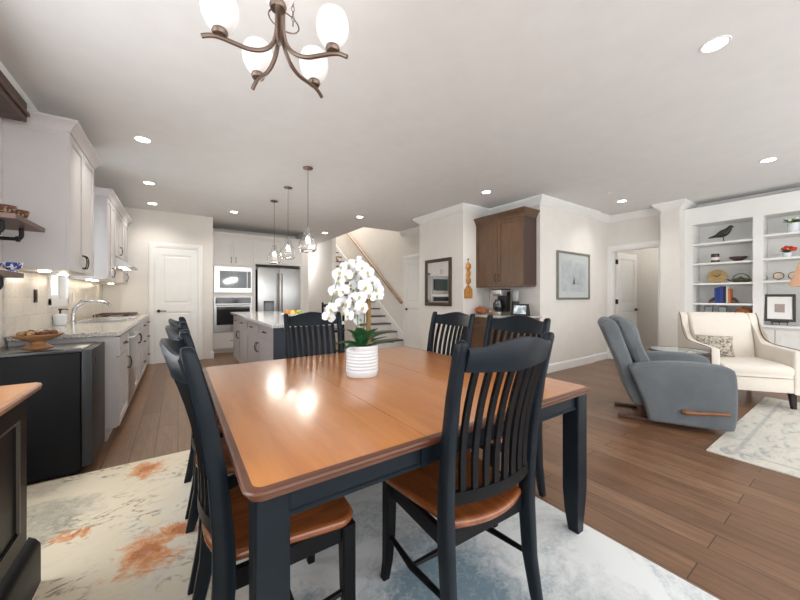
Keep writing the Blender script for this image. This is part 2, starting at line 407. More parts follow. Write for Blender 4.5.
# block that carries the mirror, the coffee-bar recess and the print wall
struct('wall_mirror', G().box(3.95, 4.449, 3.92, 5.12, 0, H), WALL)
struct('wall_coffee_bar', G().box(4.60, 4.72, 3.031, 4.1, 0, H).box(4.451, 4.599, 3.92, 4.1, 0, H), WALL)
struct('wall_print', G().box(4.60, 6.25, 2.93, 3.03, 0, H).box(6.25, 7.0, 2.96, 3.06, 0, H), WALL)
g = G(); wall_x(g, 6.90, 7.0, (2.03, 3.0), [(2.15, 2.89, 0, 2.08)])
struct('wall_doorway', g, WALL)
struct('wall_column', G().box(6.66, 7.35, 1.80, 2.05, 0, H), WALL)
struct('wall_right', G().box(7.30, 7.42, -2.6, 2.05, 0, H), WALL)
struct('wall_far_room', G().box(8.7, 8.8, 1.3, 3.6, 0, H).box(7.42, 8.8, 1.95, 2.05, 0, H).box(7.0, 8.8, 3.45, 3.55, 0, H), WALL)

def crown(name, pts):
    prof = [(0, 0), (.012, 0), (.022, .025), (.055, .05), (.085, .088), (.095, .105), (.095, .115), (0, .115)]
    return struct(name, G().path(pts, [(o, H-.116+z) for o, z in prof]), TRIM, smooth=40)
crown('trim_1', [(-1.05, -2.6), (-1.05, 7.279)])
crown('trim_2', [(4.45, 6.44), (4.45, 5.12), (3.95, 5.12), (3.95, 3.92), (4.60, 3.92), (4.60, 2.93), (6.25, 2.93), (6.25, 2.96), (6.90, 2.96), (6.90, 2.05), (6.66, 2.05), (6.66, 1.80), (7.3, 1.80), (7.3, -2.6)])
def base(name, segs):
    g = G(); prof = [(0, 0), (.016, 0), (.016, .11), (.008, .13), (0, .135)]
    for pts in segs: g.path(pts, prof)
    return struct(name, g, TRIM)
base('baseboard_back', [[(.52, 7.28), (.56, 7.28), (.56, 7.79)]])
base('baseboard_print', [[(4.60, 2.93), (6.25, 2.93), (6.25, 2.96), (6.90, 2.96)]])
base('baseboard_mirror', [[(4.45, 5.42), (4.45, 5.12), (3.95, 5.12), (3.95, 3.92), (3.99, 3.92)]])
base('baseboard_column', [[(6.90, 2.05), (6.66, 2.05), (6.66, 1.80), (6.80, 1.80)]])

# two-panel interior door modelled facing -Y, x 0..w
def door_slab(w, h, t=.04):
    g = G(); y = 0
    s = .10
    for a, b, c, d in ((0, s, 0, h), (w-s, w, 0, h), (s, w-s, 0, .22), (s, w-s, h-.12, h), (s, w-s, .92, 1.06)):
        g.box(a, b, 0, t, c, d)
    for c, d in ((.22, .92), (1.06, h-.12)):
        g.box(s, w-s, .012, t-.012, c, d)
        g.box(s+.04, w-s-.04, .004, t-.004, c+.04, d-.04, .006, 1)
    return g
def lever(parent, x, z, sx=1, y=-.001):
    g = G(); g.cyl((x, y, z), (x, y-.012, z), .028, seg=16); g.cyl((x, y-.012, z), (x, y-.05, z), .010, seg=8)
    g.tube([(x, y-.045, z), (x+sx*.05, y-.05, z+.003), (x+sx*.11, y-.045, z)], .009, 8)
    return g.done('door_handle', BRONZE, parent)
def casing(w, h, cw=.09, t=.022):
    g = G()
    for a, b, c, d in ((-cw, 0, 0, h+cw), (w, w+cw, 0, h+cw), (0, w, h, h+cw)):
        g.box(a, b, -t, 0, c, d, .004, 1); g.box(a+.02, b-.02 if b-a < .2 else b+.02, -t-.008, -t, c+(.0 if c == 0 else .02), d-.02, .003, 1)
    return g
def place(o, loc, rz): o.location = loc; o.rotation_euler = (0, 0, rz); return o
# pantry door on the far kitchen wall
o = struct('door_1', door_slab(.64, 2.07, .03), TRIM); place(o, (-.34, 7.249, .005), 0)
lever(o, .055, .935)
o = struct('trim_4', casing(.64, 2.08), TRIM); place(o, (-.34, 7.28, 0), 0)
# door in the stair wall (plane x = 4.45, facing -X: local +X runs to -Y)
o = struct('door_2', door_slab(.76, 2.05, .03), TRIM); place(o, (4.419, 6.28, .005), -PI/2); lever(o, .07, .90, 1)
o = struct('trim_5', casing(.76, 2.06), TRIM); place(o, (4.45, 6.28, 0), -PI/2)
# open door in the doorway: hinged on the far jamb, swung away into the next room
o = struct('door_3', door_slab(.70, 2.05), TRIM); place(o, (7.02, 2.84, .005), math.radians(-6)); lever(o, .64, .93, -1)
g = G()
for z in (.25, 1.05, 1.82): g.box(-.02, .012, -.008, .03, z, z+.09, .003, 1)
g.done('hinge', BRONZE, o)
o = struct('trim_6', casing(.74, 2.08), TRIM); place(o, (6.90, 2.89, 0), -PI/2)
g = G(); g.box(6.90, 7.0, 2.875, 2.89, 0, 2.08); g.box(6.90, 7.0, 2.15, 2.165, 0, 2.08); g.box(6.90, 7.0, 2.165, 2.875, 2.065, 2.08)
struct('trim_7', g, TRIM)

# sink window
o = struct('window_1', G().box(-1.15, -1.13, 4.60, 5.15, 1.19, 2.23), PANE)
g = G()
for a, b, c, d in ((4.58, 4.63, 1.17, 2.25), (5.12, 5.17, 1.17, 2.25), (4.63, 5.12, 1.17, 1.22), (4.63, 5.12, 2.20, 2.25), (4.63, 5.12, 1.70, 1.73)):
    g.box(-1.16, -1.10, a, b, c, d)
struct('window_frame', g, TRIM, o)
g = G()
for a, b, c, d in ((4.53, 4.585, 1.12, 2.33), (5.165, 5.195, 1.12, 2.33), (4.585, 5.165, 2.24, 2.33), (4.53, 5.195, 1.10, 1.18)):
    g.box(-1.049, -1.03, a, b, c, d)
struct('window_casing', g, TRIM, o)
# patio window (outside the frame, lights the room)
o = struct('window_2', G().box(-1.13, -1.12, .25, 2.70, .3, 2.30), PANE)
g = G()
for a, b, c, d in ((.2, .27, .25, 2.35), (2.68, 2.75, .25, 2.35), (1.44, 1.51, .25, 2.35), (.27, 2.68, .25, .32), (.27, 2.68, 2.28, 2.35)):
    g.box(-1.16, -1.07, a, b, c, d)
struct('window_frame', g, TRIM, o)

# backsplash
struct('trim_backsplash', G().box(-1.05, -1.038, 3.57, 4.52, .91, 1.40).box(-1.05, -1.038, 4.52, 5.2, .91, 1.098).box(-1.05, -1.038, 5.2, 7.27, .91, 1.40), TILE)

# ================================================================== rugs
g = G(); g.slab(rrect(-.80, 1.77, -.6, 3.03, .03, 4), [(0, 0), (.009, 0), (.010, .004)])
tag(g.done('area_rug', RUG), 'large cream rug with orange flowers and blue-grey patches under the dining table', 'rug')
g = G(); g.slab(rrect(-1.19, 1.19, -1.20, 1.20, .01, 2), [(0, 0), (.008, 0), (.009, .003)])
tag(g.done('area_rug', RUG2, loc=(4.60, -.44, 0)), 'faded cream and grey living-room rug with a border, under the cream armchair', 'rug')

# ================================================================== dining table
TX0, TX1, TY0, TY1, TT = .125, 1.745, .812, 2.47, .75
tcx, tcy = (TX0+TX1)/2, (TY0+TY1)/2; hx, hy = (TX1-TX0)/2, (TY1-TY0)/2
tb = thing('dining_table', 'square dining table with honey wood top and black legs on the floral rug', 'table', (tcx, tcy, .01))
def top_piece(xa, xb, name):
    g = G(); z = TT-.01
    g.slab(rrect(-hx, hx, -hy, hy, .05, 8), [(z-.034, .022), (z-.030, .014), (z-.018, .014), (z-.016, .004), (z-.008, 0), (z-.003, .003), (z-.0015, .008), (z-.0012, .014), (z, .024)])
    for f in g.bm.faces: f.material_index = 1
    bm = g.bm
    for f in bm.faces:
        if f.normal.length == 0: f.normal_update()
    bm.normal_update()
    for f in bm.faces:
        if len(f.verts) > 10 and f.calc_center_median().z > z-.001: f.material_index = 0
    for x, s in ((xa, -1), (xb, 1)):
        if abs(x) < hx-.01:
            ge = bmesh.ops.bisect_plane(bm, geom=bm.verts[:]+bm.edges[:]+bm.faces[:], plane_co=(x, 0, 0), plane_no=(s, 0, 0), clear_outer=True)
            ed = [e for e in ge['geom_cut'] if isinstance(e, bmesh.types.BMEdge)]
            r = bmesh.ops.holes_fill(bm, edges=ed)
            for f in r['faces']: f.material_index = 1
    return g.done(name, [TOPW, EDGEW], tb)
top_piece(-hx-1, -.2625, 'tabletop'); top_piece(.2625, hx+1, 'tabletop'); top_piece(-.2612, .2612, 'table_leaf')
g = G(); az0, az1 = .635, .705; ix, iy = hx-.045, hy-.040
for a, b, c, d in ((-ix, ix, -iy, -iy+.022), (-ix, ix, iy-.022, iy), (-ix, -ix+.022, -iy, iy), (ix-.022, ix, -iy, iy)):
    g.box(a, b, c, d, az0, az1)
for a, b, c, d in ((-ix-.006, ix+.006, -iy-.006, -iy+.01), (-ix-.006, ix+.006, iy-.01, iy+.006), (-ix-.006, -ix+.01, -iy, iy), (ix-.01, ix+.006, -iy, iy)):
    g.box(a, b, c, d, az0, az0+.014, .004, 1)
for x in (-.262, .262): g.box(x-.012, x+.012, -iy-.008, -iy, az0, az1)
g.done('apron', BLUBLK, tb)
for sx in (-1, 1):
    for sy in (-1, 1):
        x, y = sx*(hx-.068), sy*(hy-.064); g = G(); w = .042
        g.rects([(x+sx*(.012), y, 0, w*.62, w*.62), (x+sx*.004, y, .05, w*.74, w*.7), (x, y, .12, w*.9, w*.85), (x, y, .22, w, w), (x, y, .706, w, w)], .12)
        g.done('leg', BLUBLK, tb)

# ================================================================== dining chairs
def make_chair(label):
    t = thing('dining_chair', label, 'chair', group='black slat-back dining chairs round the table')
    # seat outline: wider front, rounded corners, bowed rear edge
    pts = []
    fw, rw, fy, ry = .232, .20, .20, -.205
    def corner(cx, cy, r, a0, a1, n=6): return [(cx+r*math.cos(a0+(a1-a0)*i/n), cy+r*math.sin(a0+(a1-a0)*i/n)) for i in range(n+1)]
    rear = [(-rw+.02 + (2*rw-.04)*i/10, ry - .045*(1-(2*i/10-1)**2)) for i in range(11)]
    pts = rear + corner(fw-.065, fy-.065, .065, 0, PI/2) + [(0, fy+.012)] + corner(-fw+.065, fy-.065, .065, PI/2, PI)
    g = G(); g.slab(pts, [(.418, .02), (.420, .012), (.430, .002), (.442, 0), (.450, .005), (.453, .014), (.452, .025)])
    g.done('seat', SEATW, t, 50)
    g = G()
    for a, b, c, d in ((-.195, .195, .155, .175), (-.18, .18, -.205, -.185), (-.205, -.185, -.19, .16), (.185, .205, -.19, .16)): g.box(a, b, c, d, .362, .419)
    g.done('seat_frame', BLACK, t)
    for s in (-1, 1):
        g = G(); g.rects([(s*.212, .182, 0, .015, .015), (s*.203, .176, .08, .018, .018), (s*.20, .170, .2, .022, .022), (s*.198, .168, .419, .024, .024)]); g.done('leg', BLACK, t)
        g = G(); secs = []
        for z, y, hw, hd in ((0, -.265, .014, .017), (.06, -.25, .016, .020), (.2, -.222, .018, .024), (.40, -.208, .019, .027), (.52, -.21, .019, .025), (.70, -.225, .018, .022), (.88, -.253, .017, .020), (1.02, -.285, .016, .018), (1.05, -.293, .0155, .017), (1.062, -.296, .012, .013), (1.066, -.297, .006, .007)):
            secs.append((s*(.205+.012*max(0, z-.4)/.6), y, z, hw, hd*1.1))
        g.rects(secs, .3); g.done('back_post', BLUBLK, t, 50)
        g = G(); g.tube([(s*.20, -.215, .20), (s*.20, 0, .17), (s*.20, .17, .19)], [.009, .014, .009], 8); g.done('stretcher', BLACK, t)
    g = G(); g.tube([(-.20, 0, .172), (0, 0, .172), (.20, 0, .172)], [.009, .013, .009], 8); g.done('stretcher', BLACK, t)
    # crest rail, bowed backwards, hump at the middle
    def ycurve(x, z): # line of the back at height z, bowed
        yb = -.207-.098*(max(0, z-.45)/.6)**1.6
        return yb - .042*(1-(x/.21)**2)
    g = G(); loops = []
    for i in range(21):
        x = -.203+.406*i/20; u = abs(x)/.203
        top = 1.045 + .024*max(0, math.cos(PI*min(1, u*1.25)/2))**1.2 - .004*u
        bot = .955 + .012*u
        y1, y0 = ycurve(x, top), ycurve(x, bot)
        loops.append([(x, y0-.009, bot), (x, y0+.009, bot), (x, y1+.010, top-.012), (x, y1+.005, top), (x, y1-.006, top), (x, y1-.010, top-.012)])
    g.loft(loops); g.done('crest_rail', BLUBLK, t, 50)
    g = G(); loops = []
    for i in range(13):
        x = -.195+.39*i/12; y = ycurve(x, .545)
        loops.append([(x, y-.009, .520), (x, y+.009, .520), (x, y+.009, .562), (x, y-.009, .562)])
    g.loft(loops); g.done('lower_rail', BLACK, t, 50)
    for i in range(8):
        x = -.162+.324*i/7; g = G(); loops = []
        for k in range(9):
            z = .556+(.965-.556)*k/8; xx = x*(.96+.06*k/8); y = ycurve(xx, z) - .014*math.sin(PI*k/8)*-1
            hw = .012; loops.append([(xx-hw, y-.006, z), (xx+hw, y-.006, z), (xx+hw, y+.006, z), (xx-hw, y+.006, z)])
        g.loft(loops); g.done('slat', BLACK, t, 40)
    return t
spots = [((.935, .995), -2, 'black slat-back dining chair nearest the camera, at the front edge of the table'),
         ((.315, 1.235), -90, 'nearest of the three black chairs along the left edge of the table'),
         ((.315, 1.775), -90, 'middle of the three black chairs along the left edge of the table'),
         ((.315, 2.31), -90, 'farthest of the three black chairs along the left edge of the table'),
         ((.905, 2.28), 180, 'black dining chair at the far edge of the table in front of the island'),
         ((1.55, 1.345), 90, 'black chair on the right edge of the table, directly behind the nearest chair back'),
         ((1.55, 1.95), 90, 'black chair on the right edge of the table, the farther one, before the mirror')]
proto = make_chair(spots[0][2])
for i, ((x, y), a, lab) in enumerate(spots):
    c = proto if i == 0 else copy_tree(proto)
    c['label'] = lab; c.location = (x, y, .0102); c.rotation_euler = (0, 0, math.radians(a))

# ================================================================== orchid on the table
ox, oy = .885, 1.69
orc = thing('potted_orchid', 'white orchid in a ribbed white ceramic pot at the centre of the dining table', 'plant', (ox, oy, TT))
prof = [(.06, 0), (.083, 0), (.088, .004), (.090, .02)]
z = .03
while z < .15: prof += [(.0925, z), (.0925, z+.008), (.090, z+.010), (.090, z+.016)]; z += .018
prof += [(.092, .158), (.094, .172), (.093, .178), (.086, .178), (.084, .165), (.084, .150)]
G().lathe(prof, seg=40).done('pot', CERAM, orc, 60)
G().lathe([(.0835, .145), (.0835, .162), (.05, .168), (.0, .17)], seg=24).done('potting_bark', MOSS, orc)
def leaf_mesh(name, L, W, az, lift, droop, m, parent, base=(0, 0, .165), n=10):
    g = G(); ca, sa = math.cos(az), math.sin(az); loops = []
    for i in range(n+1):
        t = i/n; r = L*t*math.cos(lift*(1-t*.4)); zz = base[2]+L*(math.sin(lift)*t - droop*t*t)
        w = W*(math.sin(PI*min(1, .12+t*.88))**.7)*(1 if t < .98 else .4)+.001
        c = Vector((base[0]+ca*r, base[1]+sa*r, zz)); s_ = Vector((-sa, ca, 0))
        loops.append([c-s_*w+Vector((0, 0, w*.35)), c-s_*w*.5+Vector((0, 0, .05*w)), c, c+s_*w*.5+Vector((0, 0, .05*w)), c+s_*w+Vector((0, 0, w*.35)),
                      c+s_*w*.98+Vector((0, 0, w*.35-.0025)), c-Vector((0, 0, .003)), c-s_*w*.98+Vector((0, 0, w*.35-.0025))])
    g.loft(loops); return g.done(name, m, parent, 60)
for az, L, W, li, dr in ((-2.2, .15, .040, 1.3, .15), (-1.2, .155, .042, 1.2, .2), (-2.9, .15, .034, 1.2, .2), (-.4, .16, .036, .9, .3), (.5, .15, .03, .6, .35), (1.6, .14, .03, .8, .3), (2.7, .16, .03, .5, .35), (3.6, .17, .024, .35, .3), (-.9, .2, .016, .3, .12), (-1.75, .10, .034, 1.25, .15), (0.1, .19, .012, .45, .2)):
    leaf_mesh('leaf', L, W, az, li, dr, LEAF, orc)
G().tube([(.032, -.018, .15), (.032, -.018, .30), (.032, -.018, .49)], [.014, .015, .015], 8).done('stake', STAKE, orc)
G().tube([(.032, -.018, .485), (.030, -.016, .53), (.034, -.012, .56)], [.012, .017, .010], 8).done('stake_tie', MOSS, orc)
# camera-facing vectors in plan: right of the picture is (.827,-.563)
RX, RY = .8266, -.5628
def V3(r, d, z, k=1): return Vector((RX*r+.5628*d, RY*r+.8266*d, z))
st1 = [V3(-.01, 0, .15), V3(-.025, 0, .30), V3(-.03, .02, .45), V3(-.02, .02, .55), V3(-.05, 0, .63), V3(-.11, -.02, .62), V3(-.15, -.02, .52), V3(-.185, -.02, .38)]
st2 = [V3(0, .02, .15), V3(.01, .03, .35), V3(0, .05, .5), V3(.02, .05, .60), V3(.04, .03, .60), V3(.06, .02, .54), V3(.07, 0, .47)]
st3 = [V3(-.02, .03, .15), V3(-.05, .04, .35), V3(-.06, .04, .48), V3(-.02, .03, .56), V3(.04, 0, .52)]
def smoothpts(p, n=4):
    out = []
    for i in range(len(p)-1):
        a, b, c, d = p[max(i-1, 0)], p[i], p[i+1], p[min(i+2, len(p)-1)]
        for k in range(n):
            t = k/n; out.append(.5*((2*b)+(c-a)*t+(2*a-5*b+4*c-d)*t*t+(3*b-a-3*c+d)*t**3))
    out.append(p[-1]); return out
for s_ in (st1, st2, st3): G().tube(smoothpts(s_), .0035, 6).done('stem', STEM, orc)
def flower_mesh():
    g = G()
    for k, (ang, L, W) in enumerate(((90, .040, .017), (210, .038, .016), (330, .038, .016), (12, .042, .028), (168, .042, .028))):
        a = math.radians(ang); ca, sa = math.cos(a), math.sin(a); loops = []
        for i in range(6):
            t = i/5; w = W*math.sin(PI*min(.94, .16+t*.8))**.8; r = .003+L*t; dz = .010*t*t - .004*(k > 2)
            c = Vector((ca*r, sa*r, -dz)); s_ = Vector((-sa, ca, 0))
            loops.append([c-s_*w+Vector((0, 0, -.004)), c+Vector((0, 0, .001)), c+s_*w+Vector((0, 0, -.004)), c+Vector((0, 0, -.001))])
        g.loft(loops)
    return g
fm = flower_mesh().done('blossom', PETAL, orc, 60)
lipm = G().ball((0, -.006, .006), .009, 8, 1, 1.2, .8).tube([(0, -.008, .006), (0, -.018, .012)], [.006, .002], 6).done('lip', LIP, fm, 60)
fl_pos = []
F = [(-.052, .70), (.00, .72), (-.10, .69), (.045, .69), (-.02, .655), (-.075, .645), (.03, .635), (.085, .665), (-.135, .62), (.12, .615), (-.05, .60), (.155, .575), (-.005, .585), (-.155, .565), (.075, .585), (-.10, .565), (.11, .54), (-.19, .47), (-.215, .425), (-.03, .53), (.03, .535), (-.07, .50), (-.12, .50), (.05, .48), (-.01, .465), (.16, .54), (-.05, .435), (.02, .41), (-.09, .45), (.0, .66), (.09, .62), (-.12, .66)]
for i, (r, z) in enumerate(F):
    r = r*.76-.030; z = .655-(.72-z)*1.08
    c = fm if i == 0 else fm.copy()
    if i: COL.objects.link(c); c.parent = orc; l2 = lipm.copy(); COL.objects.link(l2); l2.parent = c
    d = random.uniform(-.07, .05); c.location = V3(r, d, z)
    # blossoms face roughly toward the camera, each turned a little
    az = math.atan2(-.8266, -.5628) + random.uniform(-.9, .9) + r*1.5
    tilt = math.radians(random.uniform(60, 100)); c.rotation_euler = (tilt, random.uniform(-.5, .5), az+PI/2)
    s_ = random.uniform(.85, 1.12); c.scale = (s_, s_, s_)

# ================================================================== chandelier
ch = thing('chandelier', 'bronze five-arm chandelier with frosted glass shades hanging over the table', 'ceiling light', (.335, 1.335, -.018))
G().cyl((0, 0, 2.50), (0, 0, 2.715), .008, seg=8).lathe([(.065, 2.757), (.065, 2.745), (.05, 2.73), (.012, 2.705)], seg=24).done('ceiling_mount', NICKEL, ch)
G().lathe([(.0, 2.42), (.022, 2.43), (.03, 2.455), (.02, 2.48), (.012, 2.50), (.0, 2.51)], seg=16).done('hub', NICKEL, ch)
arms = []
for k in range(5):
    a = math.radians(171.5-69.5*k) if k < 4 else math.radians(-106)
    ca, sa = math.cos(a), math.sin(a)
    pr = [(.014, 2.46), (.012, 2.36), (.014, 2.27), (.030, 2.215), (.065, 2.182), (.11, 2.170), (.155, 2.174), (.21, 2.181), (.24, 2.178), (.268, 2.166)]
    P3 = smoothpts([Vector((ca*r, sa*r, z)) for r, z in pr], 3)
    G().tube(P3, .0085, 8).done('arm', NICKEL, ch)
    cx, cy = ca*.21, sa*.21
    G().lathe([(.006, 2.184), (.024, 2.188), (.028, 2.198), (.025, 2.208), (.012, 2.210)], (cx, cy, 0), 16).done('shade_holder', NICKEL, ch)
    sh = G().lathe([(.022, 2.206), (.032, 2.211), (.048, 2.230), (.060, 2.256), (.064, 2.282), (.061, 2.308), (.053, 2.330), (.049, 2.334), (.047, 2.330), (.056, 2.307), (.060, 2.282), (.056, 2.257), (.043, 2.233), (.028, 2.215), (.01, 2.210)], (cx, cy, 0), 24).done('lamp_shade', FROST, ch)
    lo = light('POINT', 'chandelier_light', (.335+cx, 1.335+cy, 2.345), 0.5, (1, .94, .88), shadow_soft_size=.04)
G().tube([(.06*math.cos(t)+.02, .02+.02*math.sin(t), 2.34+.055*math.sin(t)) for t in [2*PI*i/20 for i in range(20)]], .003, 6, closed=True).done('loop', NICKEL, ch)
g = G()
for i in range(9): 
    zc = 2.33+.02*i; g.tube([(.05+(.006*math.cos(t) if i % 2 else 0), .0+(0 if i % 2 else .006*math.cos(t)), zc+.012*math.sin(t)) for t in [2*PI*k/8 for k in range(8)]], .0016, 5, closed=True)
g.done('chain', NICKEL, ch)

# ================================================================== pendants over the island
def pendant(label):
    t = thing('pendant_light', label, 'pendant light', group='glass pendants over the island')
    G().lathe([(.055, 2.739), (.06, 2.735), (.055, 2.725), (.02, 2.718), (.006, 2.71)], seg=24).done('canopy', NICKEL, t)
    G().cyl((0, 0, 2.03), (0, 0, 2.72), .0035, seg=6).done('cord', NICKEL, t)
    G().cyl((0, 0, 1.93), (0, 0, 2.04), .016, .012, seg=12).done('socket', CHROME, t)
    p = [(.024, 2.03), (.034, 2.0), (.040, 1.95), (.055, 1.91), (.082, 1.875), (.104, 1.835), (.108, 1.80), (.098, 1.76), (.075, 1.735)]
    q = [(r-.003, z) for r, z in p[::-1]]+[p[0]]
    g = G(); g.lathe(p+q, seg=48, rib=.03, nr=8, cap=False)
    g.done('glass_shade', GLASS, t, 60)
    G().ball((0, 0, 1.885), .024, 12, sz=1.35).done('bulb', BULB, t, 60)
    return t
labs = ['glass pendant over the island, nearest the dining table', 'middle of the three glass pendants over the island', 'glass pendant over the island, farthest from the dining table']
pp = pendant(labs[0])
for i, y in enumerate((3.83, 4.68, 5.47)):
    c = pp if i == 0 else copy_tree(pp); c['label'] = labs[i]; c.location = (1.28, y, 0)
    light('POINT', 'pendant_bulb_light', (1.28, y, 1.68), 9, (1, .95, .87), shadow_soft_size=.10)

# ================================================================== recessed lights
def downlight(label):
    t = thing('recessed_light', label, 'recessed light', group='recessed ceiling lights')
    G().lathe([(.058, -.003), (.070, -.004), (.073, 0), (.058, 0), (.058, -.003)], seg=28, cap=False).done('trim_ring', TRIM, t)
    G().lathe([(.0, -.0025), (.057, -.0025), (.057, 0), (0, 0)], seg=24).done('lens', LENS, t, 0)
    return t
DL = [((2.70, .56), 'large recessed light nearest the camera, in the upper right of the ceiling'), ((-.285, 4.05), 'recessed light over the near end of the left kitchen counter'),
      ((-.325, 5.56), 'recessed light over the kitchen aisle level with the sink'), ((-.35, 6.76), 'recessed light just in front of the white pantry door'),
      ((.84, 6.61), 'recessed light in front of the microwave and wall oven column'), ((2.91, 5.65), 'recessed light near the foot of the stairs'),
      ((3.75, 3.25), 'recessed light in front of the dark wall cabinet'), ((5.49, .70), 'recessed light over the cream armchair, near the bookcase'),
      ((5.91, 2.33), 'recessed light in front of the open doorway'),
      ((2.95, 7.55), 'recessed light between the refrigerator wall and the stairs')]
dp = downlight(DL[0][1])
for i, ((x, y), lab) in enumerate(DL):
    c = dp if i == 0 else copy_tree(dp); c['label'] = lab; c.location = (x, y, H-.0003)
    light('SPOT', 'downlight_beam', (x, y, H-.03), 24 if y > 4 else 19, (1, .96, .90), spot_size=math.radians(140), spot_blend=.8, shadow_soft_size=.06)
light('AREA', 'stairwell_fill', (3.95, 9.2, 5.2), 90, (1, .97, .94), (0, 0, 0), shape='RECTANGLE', size=.7, size_y=3)  # unseen area light added to brighten the stairwell
light('POINT', 'far_room_fill', (7.9, 2.5, 2.5), 11, (1, .97, .93), shadow_soft_size=.1)  # added to brighten the room past the doorway, no fixture
light('POINT', 'hall_fill', (3.0, 10.2, 2.5), 26, (.96, .96, 1), shadow_soft_size=.1)  # bare point light added to brighten the hall
G().lathe([(.0, -.012), (.02, -.01), (.022, 0), (0, 0)], seg=16).done('smoke_sensor', PLAST, None, loc=(5.3, 2.25, H-.0003))
tag(bpy.data.objects['smoke_sensor'], 'small white round sensor on the ceiling near the coffee-bar wall', 'sensor')

# ================================================================== cabinets (modelled facing -Y, x 0..w)
def shaker(x0, x1, z0, z1, rail=.055, t=.02):
    g = G(); r = min(rail, (z1-z0)*.3, (x1-x0)*.3)
    for a, b, c, d in ((x0, x0+r, z0, z1), (x1-r, x1, z0, z1), (x0+r, x1-r, z0, z0+r), (x0+r, x1-r, z1-r, z1)): g.box(a, b, -t, 0, c, d)
    g.box(x0+r, x1-r, -t+.009, 0, z0+r, z1-r); g.box(x0+r, x1-r, -t+.004, 0, z0+r, z0+r+.006); g.box(x0+r, x1-r, -t+.004, 0, z1-r-.006, z1-r)
    return g
def pull(parent, x, z, vert=True, L=.11, y=-.02, m=None):
    g = G(); h = L/2; d = (0, 0, 1) if vert else (1, 0, 0)
    pts = [Vector((x, y, z))+Vector(d)*(t*h)+Vector((0, -o, 0)) for t, o in ((-1, 0), (-.98, .018), (-.6, .026), (0, .030), (.6, .026), (.98, .018), (1, 0))]
    g.tube(pts, [.006, .0055, .0045, .005, .0045, .0055, .006], 8)
    for t in (-1, 1): p = Vector((x, y, z))+Vector(d)*(t*h); g.cyl(p, p+Vector((0, -.004, 0)), .009, seg=8)
    return g.done('handle', m or BRONZE, parent)
def cabinet(name, label, cat, loc, rz, w, d, z0, z1, fronts, m, group=None, toe=0, hm=None, bodym=None, gap=.002):
    t = thing(name, label, cat, loc, rz, group)
    g = G(); g.box(0, w, 0, d, z0+toe, z1)
    if toe: g.box(.0, w, .06, d, z0, z0+toe)
    g.done('body', bodym or m, t, 0)
    for kind, a, b, c, e, *hh in fronts:
        rail = .03 if kind == 'drawer' else .055
        f = shaker(a+gap, b-gap, c+gap, e-gap, rail); o = f.done(kind, m, t, 0)
        if kind == 'drawer': pull(o, (a+b)/2, (c+e)/2, False, m=hm)
        elif hh: pull(o, *hh, True, m=hm)
    return t
R90 = PI/2
# left run of base cabinets (front at x=-.43), facing +X
def LX(y): return (-.43, y, 0)
kg = 'pale grey base cabinets along the left wall'
cabinet('base_cabinet', 'pale grey base cabinet at the near end of the left counter', 'cabinet', LX(3.62), R90, .60, .61, 0, .875, [('drawer', 0, .60, .70, .865), ('door', 0, .60, .11, .695, .545, .56)], CABG, kg, .1)
dw = thing('dishwasher', 'stainless dishwasher between the near base cabinet and the sink cabinet', 'dishwasher', LX(4.225), R90)
G().box(.0, .595, 0, .58, .10, .875).box(0, .595, .06, .58, 0, .1).done('body', FRBLACK, dw, 0); G().box(.004, .591, -.022, 0, .11, .865, .004).done('door', STEELW, dw)
G().tube([(.06, -.022, .79), (.06, -.055, .79), (.535, -.055, .79), (.535, -.022, .79)], .009, 8).done('handle', STEEL, dw)
cabinet('base_cabinet', 'pale grey two-door base cabinet under the sink', 'cabinet', LX(4.825), R90, .80, .61, 0, .735, [('door', 0, .40, .11, .865, .36, .68), ('door', .40, .80, .11, .865, .44, .68)], CABG, kg, .1)
cabinet('base_cabinet', 'pale grey drawer cabinet under the cooktop', 'cabinet', LX(5.63), R90, .76, .61, 0, .875, [('drawer', 0, .76, .70, .865), ('drawer', 0, .76, .41, .695), ('drawer', 0, .76, .11, .405)], CABG, kg, .1)
cabinet('base_cabinet', 'pale grey base cabinet at the far end beside the pantry door', 'cabinet', LX(6.395), R90, .70, .61, 0, .875, [('drawer', 0, .70, .70, .865), ('drawer', 0, .70, .41, .695), ('drawer', 0, .70, .11, .405)], CABG, kg, .1)
# worktop with a sink cut-out
wt = thing('kitchen_worktop', 'speckled granite worktop along the left kitchen wall', 'worktop', (0, 0, 0))
g = G(); z0, z1 = .8755, .912
g.box(-1.037, -.40, 3.585, 4.88, z0, z1, .004, 1); g.box(-1.037, -.40, 5.53, 7.12, z0, z1, .004, 1); g.box(-1.037, -.93, 4.88, 5.53, z0, z1); g.box(-.52, -.40, 4.88, 5.53, z0, z1)
g.done('slab', GRAN, wt)
g = G(); g.box(-.93, -.52, 4.88, 5.53, .74, .75); 
for a, b, c, d in ((-.93, -.922, 4.88, 5.53), (-.528, -.52, 4.88, 5.53), (-.93, -.52, 4.88, 4.888), (-.93, -.52, 5.522, 5.53)): g.box(a, b, c, d, .75, .90)
g.done('sink_basin', STEEL, wt, 0)
fc = thing('faucet', 'chrome gooseneck faucet behind the kitchen sink', 'faucet', (-.975, 5.10, .912))
G().lathe([(.03, 0), (.03, .01), (.02, .02), (.018, .10), (.014, .11)], seg=16).done('base', CHROME, fc)
G().tube(smoothpts([Vector(p) for p in ((0, 0, .08), (.02, .0, .16), (.09, .01, .22), (.20, .03, .235), (.28, .04, .215), (.315, .045, .17))]), [.015]*17+[.013]*3+[.018], 10).done('spout', CHROME, fc)
G().tube([(0, 0, .11), (.0, -.0, .15), (.05, .10, .25)], [.014, .013, .007], 8).done('handle', CHROME, fc)
so = thing('soap_dispenser', 'cream ceramic soap dispenser with dark pump beside the sink', 'soap dispenser', (-.985, 4.66, .912))
